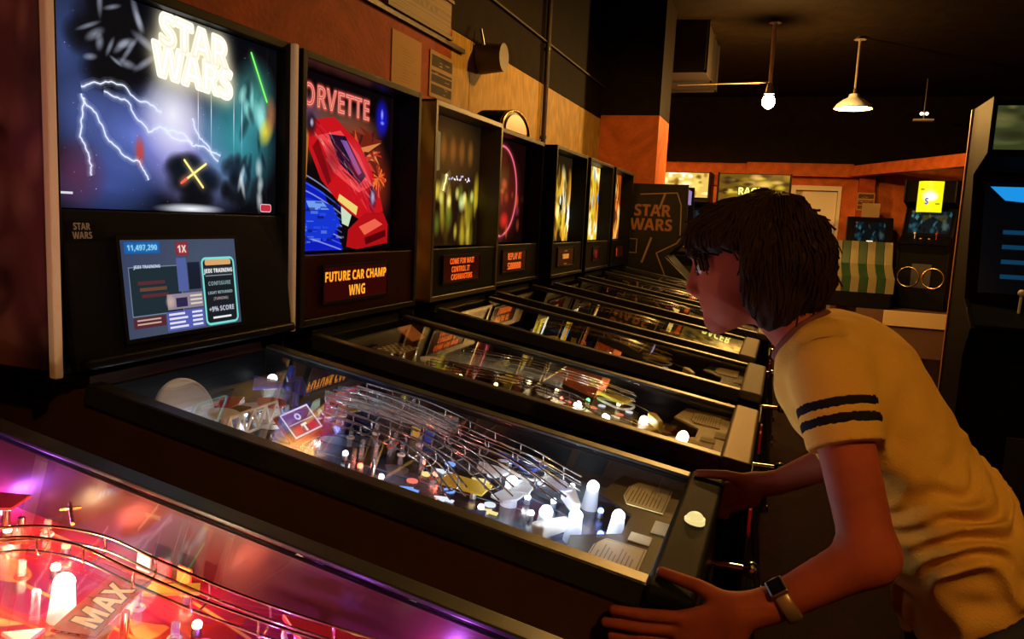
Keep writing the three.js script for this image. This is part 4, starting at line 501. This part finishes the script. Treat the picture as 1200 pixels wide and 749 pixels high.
{ const g = thing('wall_pipe', 'dark vertical pipe running down the panelled wall', 'pipe', [3.94, 0, WZ + 0.025]); part('pipe', cyl(0.018, 0.018, CEIL - 0.01, 0, CEIL / 2, 0), std(lin(0.025, 0.01, 0.006), 0.6), g); for (const y of [2.1, 2.7, 3.2]) part('clamp', cyl(0.024, 0.024, 0.02, 0, y, 0), M.darkSteel, g); }
single('wall_conduit', rod([1.2, 2.75, WZ + 0.015], [5.74, 2.75, WZ + 0.015], 0.008), std(lin(0.04, 0.028, 0.014), 0.6), 'thin conduit running level along the black upper wall', 'conduit');
single('ceiling_conduit', rod([6.7, 2.93, 0.09], [6.78, 2.96, 0.94], 0.008), std(lin(0.45, 0.33, 0.15), 0.5), 'thin conduit from the wall end to the glaring lamp', 'conduit');
{ const g = thing('ceiling_duct', 'boxy dark air duct hung under the ceiling by the wall end', 'duct', [7.0, 3.05, 0.05]); part('duct_body', bx(-0.3, 0.9, 0.02, CEIL - 3.05, -0.35, 0.3, 0.01), std(lin(0.03, 0.022, 0.013), 0.5), g); for (const x of [-0.28, 0.3, 0.88]) part('flange', merge([bx(x - 0.015, x + 0.015, 0.0, CEIL - 3.05, 0.29, 0.315), bx(x - 0.015, x + 0.015, 0.0, 0.02, -0.36, 0.31)]), M.darkSteel, g); }
{ const g = thing('emergency_light', 'tiny twin headed emergency light hung in the far room', 'light', [10, 3.02, 2.78]); part('housing', bx(-0.05, 0.05, 0, 0.025, -0.12, 0.12, 0.006), M.white, g); for (const s of [-1, 1]) part('light_head', sph(0.022, -0.02, 0.09, s * 0.03), glow(lin(1, 0.8, 0.6), 3), g); part('stem', merge([rod([0, 0.02, 0], [0, CEIL - 3.02, 0], 0.008)]), M.steel, g); }
single('wall_poster', bx(-0.005, 0.005, -0.13, 0.13, -0.12, 0.12), std(0xffffff, 0.7, 0, { map: paper(163, '#b07a48', '#4a2a18', true) }), 'small framed print on the red pilaster beside the door', 'poster', [11.29, 2.02, 2.31]);

// ---------------------------------------------------------------- the player
function isoGeo(f, lo, hi, h) { // surface nets
  const n = [0, 1, 2].map((k) => Math.ceil((hi[k] - lo[k]) / h) + 1), [nx, ny, nzz] = n, val = new Float32Array(nx * ny * nzz), id = (i, j, k) => i + nx * (j + ny * k);
  for (let k = 0; k < nzz; k++) for (let j = 0; j < ny; j++) for (let i = 0; i < nx; i++) val[id(i, j, k)] = f(lo[0] + i * h, lo[1] + j * h, lo[2] + k * h);
  const at = new Int32Array(val.length).fill(-1), pos = [], idx = [];
  const E = []; for (let c = 0; c < 8; c++) for (const b of [1, 2, 4]) if (!(c & b)) E.push([c, c | b]);
  const off = (c) => (c & 1) + nx * (((c >> 1) & 1) + ny * (c >> 2));
  for (let k = 0; k < nzz - 1; k++) for (let j = 0; j < ny - 1; j++) for (let i = 0; i < nx - 1; i++) {
    const b = id(i, j, k); let m = 0; for (let c = 0; c < 8; c++) if (val[b + off(c)] < 0) m |= 1 << c; if (m === 0 || m === 255) continue;
    let x = 0, y = 0, z = 0, q = 0; for (const [a, e] of E) { const va = val[b + off(a)], ve = val[b + off(e)]; if ((va < 0) === (ve < 0)) continue; const t = va / (va - ve); x += (a & 1) + t * ((e & 1) - (a & 1)); y += ((a >> 1) & 1) + t * (((e >> 1) & 1) - ((a >> 1) & 1)); z += (a >> 2) + t * ((e >> 2) - (a >> 2)); q++; }
    at[b] = pos.length / 3; pos.push(lo[0] + (i + x / q) * h, lo[1] + (j + y / q) * h, lo[2] + (k + z / q) * h);
  }
  const quad = (a, b, c, d, flip) => { if (a < 0 || b < 0 || c < 0 || d < 0) return; if (flip) idx.push(a, c, b, a, d, c); else idx.push(a, b, c, a, c, d); };
  for (let k = 1; k < nzz - 1; k++) for (let j = 1; j < ny - 1; j++) for (let i = 1; i < nx - 1; i++) {
    const b = id(i, j, k), v = val[b] < 0;
    if (v !== val[b + 1] < 0) quad(at[id(i, j - 1, k - 1)], at[id(i, j, k - 1)], at[b], at[id(i, j - 1, k)], !v);
    if (v !== val[b + nx] < 0) quad(at[id(i - 1, j, k - 1)], at[id(i - 1, j, k)], at[b], at[id(i, j, k - 1)], !v);
    if (v !== val[b + nx * ny] < 0) quad(at[id(i - 1, j - 1, k)], at[id(i, j - 1, k)], at[b], at[id(i - 1, j, k)], !v);
  }
  const nor = new Float32Array(pos.length), e = h * 0.6; for (let i = 0; i < pos.length; i += 3) { const [x, y, z] = [pos[i], pos[i + 1], pos[i + 2]], N = V(f(x + e, y, z) - f(x - e, y, z), f(x, y + e, z) - f(x, y - e, z), f(x, y, z + e) - f(x, y, z - e)).normalize(); nor[i] = N.x; nor[i + 1] = N.y; nor[i + 2] = N.z; }
  const g = new THREE.BufferGeometry(); g.setAttribute('position', new THREE.Float32BufferAttribute(pos, 3)); g.setAttribute('normal', new THREE.BufferAttribute(nor, 3)); const uv = new Float32Array(pos.length / 3 * 2); for (let i = 0; i < uv.length / 2; i++) { uv[2 * i] = pos[3 * i + 2] + pos[3 * i] * 0.5; uv[2 * i + 1] = pos[3 * i + 1]; } g.setAttribute('uv', new THREE.BufferAttribute(uv, 2)); g.setIndex(idx); return g;
}
const smin = (a, b, k) => { const h = Math.max(k - Math.abs(a - b), 0) / k; return Math.min(a, b) - h * h * k * 0.25; };
function cap(x, y, z, a, b, ra, rb, sx = 1) { const ax = a[0] * sx, dx = (b[0] - a[0]) * sx, dy = b[1] - a[1], dz = b[2] - a[2], px = x * sx - ax, py = y - a[1], pz = z - a[2]; let t = (px * dx + py * dy + pz * dz) / (dx * dx + dy * dy + dz * dz); t = t < 0 ? 0 : t > 1 ? 1 : t; return Math.hypot(px - dx * t, py - dy * t, pz - dz * t) - (ra + (rb - ra) * t); }
function ell(x, y, z, c, r) { const a = (x - c[0]) / r[0], b = (y - c[1]) / r[1], d = (z - c[2]) / r[2], k0 = Math.hypot(a, b, d), k1 = Math.hypot(a / r[0], b / r[1], d / r[2]); return k1 < 1e-6 ? -Math.min(...r) : k0 * (k0 - 1) / k1; }
{
  const BASE = V(0, 0, 1.64), person = thing('person', 'person in mustard tee with striped sleeves leaning over the pinball machine', 'person', BASE.toArray());
  const loc = (g) => g.translate(-BASE.x, -BASE.y, -BASE.z);
  const SH = [0.155, 1.31, 1.335], EL = [0.262, 1.075, 1.405], WR = [0.29, 0.992, 1.285];
  const mir = (p, s) => [p[0] * s, p[1], p[2]];
  const chest = [0, 1.262, 1.385], waist = [0, 1.06, 1.535], hips = [0, 0.9, 1.61];
  const torso = (x, y, z, e = 0) => smin(smin(cap(x, y, z, [-0.06, 1.30, 1.345], [0.06, 1.30, 1.345], 0.07 + e, 0.07 + e), cap(x, y, z, chest, waist, 0.098 + e, 0.088 + e, 0.68), 0.06), cap(x, y, z, waist, hips, 0.088 + e, 0.1 + e, 0.62), 0.05);
  const arm = (x, y, z, s, e = 0) => smin(smin(ell(x, y, z, mir(SH, s), [0.056 + e, 0.056 + e, 0.056 + e]), cap(x, y, z, mir(SH, s), mir(EL, s), 0.044 + e, 0.037 + e), 0.03), cap(x, y, z, mir(EL, s), mir(WR, s), 0.038 + e, 0.0265 + e), 0.02);
  const neck = (x, y, z) => cap(x, y, z, [0, 1.315, 1.325], [0, 1.41, 1.235], 0.05, 0.046);
  const leg = (x, y, z, s, e = 0) => smin(cap(x, y, z, [s * 0.085, 0.87, 1.62], [s * 0.1, 0.47, 1.59], 0.085 + e, 0.056 + e), cap(x, y, z, [s * 0.1, 0.47, 1.59], [s * 0.105, 0.08, 1.66], 0.056 + e, 0.04 + e), 0.03);
  const skin = new THREE.MeshPhysicalMaterial({ roughness: 0.65, specularIntensity: 0.35, map: noiseTex(128, (u, v) => { const n = 1 + 0.05 * tn(u, v, 14, 201) + 0.04 * tn(u, v, 60, 203); return [0.60 * n, 0.29 * n, 0.19 * n]; }) });
  // hands: fingers along the cabinet side, thumb on the lockdown bar
  const hand = (x, y, z, s) => {
    const q = x * s; let d = cap(q, y, z, [0.29, 0.992, 1.285], [0.303, 0.972, 1.235], 0.0265, 0.026);
    d = smin(d, cap(q, y, z, [0.304, 0.975, 1.235], [0.308, 0.95, 1.165], 0.02, 0.014, 1.1), 0.02); d = smin(d, cap(q, y, z, [0.308, 0.952, 1.225], [0.312, 0.922, 1.16], 0.02, 0.014, 1.1), 0.02); d = smin(d, cap(q, y, z, [0.306, 0.94, 1.23], [0.312, 0.898, 1.168], 0.018, 0.012, 1.1), 0.02);
    const fin = [[0.953, 0.945, 0.939, 1.158, 1.1, 1.056, 0.0093], [0.932, 0.924, 0.917, 1.152, 1.094, 1.045, 0.0095], [0.911, 0.903, 0.897, 1.155, 1.1, 1.056, 0.009], [0.892, 0.884, 0.879, 1.165, 1.12, 1.085, 0.0078]];
    for (const [y0, y1, y2, z0, z1, z2, r] of fin) { const f = Math.min(cap(q, y, z, [0.309, y0, z0 + 0.015], [0.313, y1, z1], r + 0.001, r), cap(q, y, z, [0.313, y1, z1], [0.306, y2, z2], r, r * 0.86)); d = smin(d, f, 0.006); }
    const th = Math.min(cap(q, y, z, [0.3, 0.98, 1.23], [0.283, 0.992, 1.175], 0.015, 0.011), cap(q, y, z, [0.283, 0.992, 1.175], [0.262, 0.9935, 1.118], 0.0108, 0.0085)); return smin(d, th, 0.012);
  };
  const bodyGeos = [isoGeo((x, y, z) => { let d = smin(torso(x, y, z, -0.012), neck(x, y, z), 0.03); d = smin(d, arm(x, y, z, -1), 0.02); d = smin(d, arm(x, y, z, 1), 0.02); return smin(d, Math.min(leg(x, y, z, 1, -0.01), leg(x, y, z, -1, -0.01)), 0.03); }, [-0.4, 0.06, 1.15], [0.4, 1.45, 1.8], 0.0105)];
  for (const s of [-1, 1]) bodyGeos.push(isoGeo((x, y, z) => hand(x, y, z, s), s < 0 ? [-0.345, 0.855, 1.02] : [0.235, 0.855, 1.02], s < 0 ? [-0.235, 1.03, 1.31] : [0.345, 1.03, 1.31], 0.003));
  // head in its own frame, tipped forward
  const HT = 0.2, HC = [0, 1.462, 1.198], ct = Math.cos(HT), st = Math.sin(HT);
  const toHead = (y, z) => { const b = y - HC[1], c = z - HC[2]; return [b * ct - c * st, b * st + c * ct]; };
  const headF = (x, Y, Z) => {
    const [y, z] = toHead(Y, Z); let d = ell(x, y, z, [0, 0.02, 0.008], [0.073, 0.085, 0.092]);
    d = smin(d, ell(x, y, z, [0, -0.03, -0.04], [0.056, 0.07, 0.052]), 0.03); d = smin(d, cap(x, y, z, [0, -0.06, -0.04], [0, -0.092, -0.066], 0.045, 0.022), 0.03);
    d = smin(d, cap(x, y, z, [0, 0.012, -0.088], [0, -0.028, -0.103], 0.008, 0.0115), 0.014); d = smin(d, ell(Math.abs(x), y, z, [0.014, -0.036, -0.094], [0.01, 0.009, 0.011]), 0.008);
    d = smin(d, cap(Math.abs(x), y, z, [0.012, 0.03, -0.088], [0.045, 0.028, -0.074], 0.01, 0.009), 0.012);
    d = -smin(-d, ell(Math.abs(x), y, z, [0.031, 0.006, -0.096], [0.016, 0.011, 0.014]), 0.01); d = smin(d, ell(Math.abs(x), y, z, [0.031, 0.005, -0.074], [0.012, 0.01, 0.012]), 0.004);
    d = smin(d, cap(x, y, z, [-0.018, -0.056, -0.083], [0.018, -0.056, -0.083], 0.0055, 0.0055), 0.008); d = smin(d, cap(x, y, z, [-0.014, -0.067, -0.081], [0.014, -0.067, -0.081], 0.006, 0.006), 0.006);
    d = smin(d, ell(Math.abs(x), y, z, [0.074, -0.005, 0.012], [0.009, 0.03, 0.018]), 0.008); return smin(d, neck(x, Y, Z), 0.025);
  };
  bodyGeos.push(isoGeo(headF, [-0.1, 1.325, 1.05], [0.1, 1.58, 1.32], 0.0036));
  part('body', loc(merge(bodyGeos)), skin, person);
  // hair: tousled bob with a fringe
  const hairF = (x, Y, Z) => {
    const [y, z] = toHead(Y, Z), sw = noise3(x * 14, Y * 14, Z * 14) * 0.008 + noise3(x * 45 + 5, Y * 16, Z * 45) * 0.003;
    let d = smin(ell(x, y, z, [0, 0.034, 0.014], [0.096, 0.086, 0.112]), ell(x, y, z, [0, -0.012, 0.05], [0.1, 0.088, 0.086]), 0.03);
    d = smin(d, ell(x, y, z, [0, 0.046, -0.052], [0.08, 0.052, 0.05]), 0.025); d = smin(d, ell(Math.abs(x), y, z, [0.074, -0.02, 0.03], [0.03, 0.085, 0.05]), 0.02);
    const face = Math.max(z - (-0.012 + 0.12 * (y + 0.02)), y - (0.03 + 0.1 * (z + 0.09) + 0.012 * noise3(x * 30, 2, z * 30)), -(y + 0.2)); d = -smin(-d - sw, face, 0.012) ; return d + 0;
  };
  const hg = [isoGeo((x, y, z) => -smin(-hairF(x, y, z), 1, 0.001), [-0.14, 1.33, 1.03], [0.14, 1.62, 1.40], 0.004)];
  const hr = rngOf(301), C0 = V(0, HC[1] + 0.02, HC[2] + 0.035);
  const surf = (az, e) => { const d = V(Math.sin(az) * Math.cos(e), Math.sin(e), Math.cos(az) * Math.cos(e)); let t = 0.16; for (let k = 0; k < 60; k++) { const p = C0.clone().addScaledVector(d, t); if (hairF(p.x, p.y, p.z) < 0.0005) return p.addScaledVector(d, 0.0008 + 0.003 * hr()); t -= 0.0018; } return null; };
  for (let i = 0; i < 620; i++) { // locks lying on the hair, a few standing off
    const az = (hr() - 0.5) * 6.28, e0 = 1.5 - 1.7 * hr(), len = 0.5 + 0.6 * hr(), tw = (hr() - 0.5) * 0.5, pts = []; for (let k = 0; k < 6; k++) { const p = surf(az + tw * k / 5, Math.max(-0.9, e0 - len * k / 5)); if (p && hairF(p.x, p.y, p.z) < 0.012) pts.push(p); }
    if (pts.length < 4) continue; const q = pts[pts.length - 1], d = q.clone().sub(C0).normalize(); if (i % 4 === 0) q.addScaledVector(d, 0.012 * hr()); hg.push(tube(pts.map((p) => p.toArray()), 0.0011 + 0.0012 * hr(), 10, 4));
  }
  for (let i = 0; i < 60; i++) { // fringe over the brow
    const fx = (hr() - 0.5) * 0.14, l = 0.02 + 0.03 * hr(), z0 = -0.086 + 7 * fx * fx, sway = (hr() - 0.5) * 0.02; hg.push(tube([[fx, 0.075, z0 + 0.012], [fx + sway * 0.4, 0.05, z0 - 0.008], [fx + sway, 0.045 - l, z0 - 0.005]].map(([p, q, c]) => [p, HC[1] + q * ct + c * st, HC[2] - q * st + c * ct]), 0.0011 + 0.001 * hr(), 8, 4));
  }
  part('hair', loc(merge(hg)), dull(lin(0.02, 0.008, 0.0035), 0.65, 0.2), person);
  for (const k of [-1, 1]) { const y = 0.006, z = -0.0765, eye = part('eye', loc(sph(0.0115, k * 0.031, HC[1] + y * ct + z * st, HC[2] - y * st + z * ct, 14)), std(lin(0.5, 0.47, 0.43), 0.2), person), zi = -0.0855; part('iris', loc(sph(0.0055, k * 0.0325, HC[1] + (y - 0.002) * ct + zi * st, HC[2] - (y - 0.002) * st + zi * ct)), std(lin(0.02, 0.01, 0.006), 0.15), eye); }
  part('lips', loc(merge([[-0.0565, 0.005], [-0.0665, 0.0058]].map(([y, q]) => tube([[-0.021, y, -0.077], [0, y, -0.0885], [0.021, y, -0.077]], q, 12, 6).rotateX(-HT).translate(...HC)))), std(lin(0.22, 0.05, 0.035), 0.45), person);
  part('eyebrow', loc(merge([-1, 1].map((s) => tube([[s * 0.012, 0.034, -0.097], [s * 0.03, 0.04, -0.09], [s * 0.05, 0.034, -0.076]], 0.0035, 10, 5).rotateX(-HT).translate(...HC)))), std(lin(0.03, 0.012, 0.006), 0.7), person);
  // tee shirt
  const AD = V(EL[0] - SH[0], EL[1] - SH[1], EL[2] - SH[2]); const AL = AD.length(); AD.normalize(); const CUFF = 0.112;
  const along = (x, y, z) => (Math.abs(x) - SH[0]) * AD.x + (y - SH[1]) * AD.y + (z - SH[2]) * AD.z;
  const TD = V(0, hips[1] - chest[1], hips[2] - chest[2]).normalize();
  const down = (y, z) => (y - chest[1]) * TD.y + (z - chest[2]) * TD.z, HEM = 0.385;
  const folds = (x, y, z) => { const t = down(y, z), w = Math.max(0, Math.min(1, (t - 0.08) / 0.14)); return 0.0105 * w * Math.sin(88 * t + 9 * noise3(x * 5, y * 5, z * 6) + 10 * (z - y * 0.35)) * (0.5 + 0.5 * noise3(x * 7 + 3, y * 7, z * 5)) + 0.003 * noise3(x * 14, y * 14, z * 14); };
  const sleeve = (x, y, z, e) => Math.max(cap(Math.abs(x), y, z, SH, EL, 0.06 + e, 0.049 + e), along(x, y, z) - CUFF, -along(x, y, z) - 0.05);
  const shirtF = (x, y, z, e = 0) => { let d = torso(x, y, z, 0.014 + e) + folds(x, y, z); d = Math.max(d, down(y, z) - HEM - 0.02 * Math.cos(x * 14)); const sl = sleeve(x, y, z, e); d = smin(d, sl, 0.03); return Math.max(d, -(cap(x, y, z, [0, 1.33, 1.31], [0, 1.44, 1.2], 0.052, 0.05))); };
  const SLO = [-0.34, 0.82, 1.2], SHI = [0.34, 1.42, 1.78];
  const cloth = noiseTex(128, (u, v) => { const n = 0.5 + 0.5 * tn(u, v, 90, 211); return [n, n, n]; }, false); cloth.repeat.set(8, 8);
  const shirt = part('t_shirt', loc(isoGeo(shirtF, SLO, SHI, 0.0055)), matte(lin(0.72, 0.42, 0.08), 0.85, 0, { bumpMap: cloth, bumpScale: 0.001 }), person);
  const navy = dull(lin(0.012, 0.01, 0.014), 0.85, 0.1);
  for (const s of [-1, 1]) for (const [a, b] of [[0.046, 0.062], [0.07, 0.086]]) part('sleeve_stripe', loc(isoGeo((x, y, z) => Math.max(x * s < 0.1 ? 1 : -1, sleeve(x, y, z, 0.0012), along(x, y, z) - b, a - along(x, y, z)), s < 0 ? [-0.32, 1.13, 1.26] : [0.1, 1.13, 1.26], s < 0 ? [-0.1, 1.34, 1.46] : [0.32, 1.34, 1.46], 0.004)), navy, shirt);
  part('collar', loc(isoGeo((x, y, z) => { const t = cap(x, y, z, [0, 1.33, 1.31], [0, 1.44, 1.2], 0.057, 0.054); return Math.max(Math.abs(t) - 0.006, Math.abs(torso(x, y, z, 0.012)) - 0.009); }, [-0.12, 1.26, 1.22], [0.12, 1.42, 1.42], 0.0035)), std(lin(0.12, 0.03, 0.02), 0.85), shirt);
  part('jeans', loc(isoGeo((x, y, z) => Math.max(smin(smin(leg(x, y, z, 1, 0.012), leg(x, y, z, -1, 0.012), 0.02), cap(x, y, z, [0, 0.95, 1.59], [0, 0.87, 1.62], 0.098, 0.11, 0.62), 0.03) + 0.004 * noise3(x * 12, y * 9, z * 12), 0.09 - y), [-0.26, 0.06, 1.42], [0.26, 1.08, 1.8], 0.01)), std(lin(0.012, 0.014, 0.022), 0.9), person);
  for (const s of [-1, 1]) part('shoe', loc(isoGeo((x, y, z) => Math.max(smin(cap(x, y, z, [s * 0.105, 0.05, 1.7], [s * 0.115, 0.035, 1.5], 0.045, 0.036), cap(x, y, z, [s * 0.105, 0.05, 1.69], [s * 0.105, 0.11, 1.67], 0.045, 0.042), 0.03), 0.002 - y), [s * 0.11 - 0.08, -0.01, 1.44], [s * 0.11 + 0.08, 0.17, 1.78], 0.006)), std(lin(0.03, 0.03, 0.032), 0.7), person);
  // watch on the near wrist
  const W = V(-0.288, 0.999, 1.297), ax = V(WR[0] * -1 - EL[0] * -1, WR[1] - EL[1], WR[2] - EL[2]).normalize(), q = new THREE.Quaternion().setFromUnitVectors(V(0, 0, 1), ax), at = (g) => loc(g.applyQuaternion(q).translate(W.x, W.y, W.z));
  const watch = part('wristwatch', at(merge([new THREE.TorusGeometry(0.0295, 0.0035, 8, 36).scale(1, 1, 3.2)])), std(lin(0.5, 0.36, 0.2), 0.35, 0.6), person);
  part('watch_case', at(bx(-0.003, 0.006, -0.014, 0.014, -0.013, 0.013, 0.003).translate(0.0315, 0, 0).rotateZ(Math.PI * 1.12)), M.steel, watch); part('watch_face', at(bx(0.006, 0.0072, -0.011, 0.011, -0.01, 0.01).translate(0.0315, 0, 0).rotateZ(Math.PI * 1.12)), M.black, watch);
}
renderer.render(scene, camera);
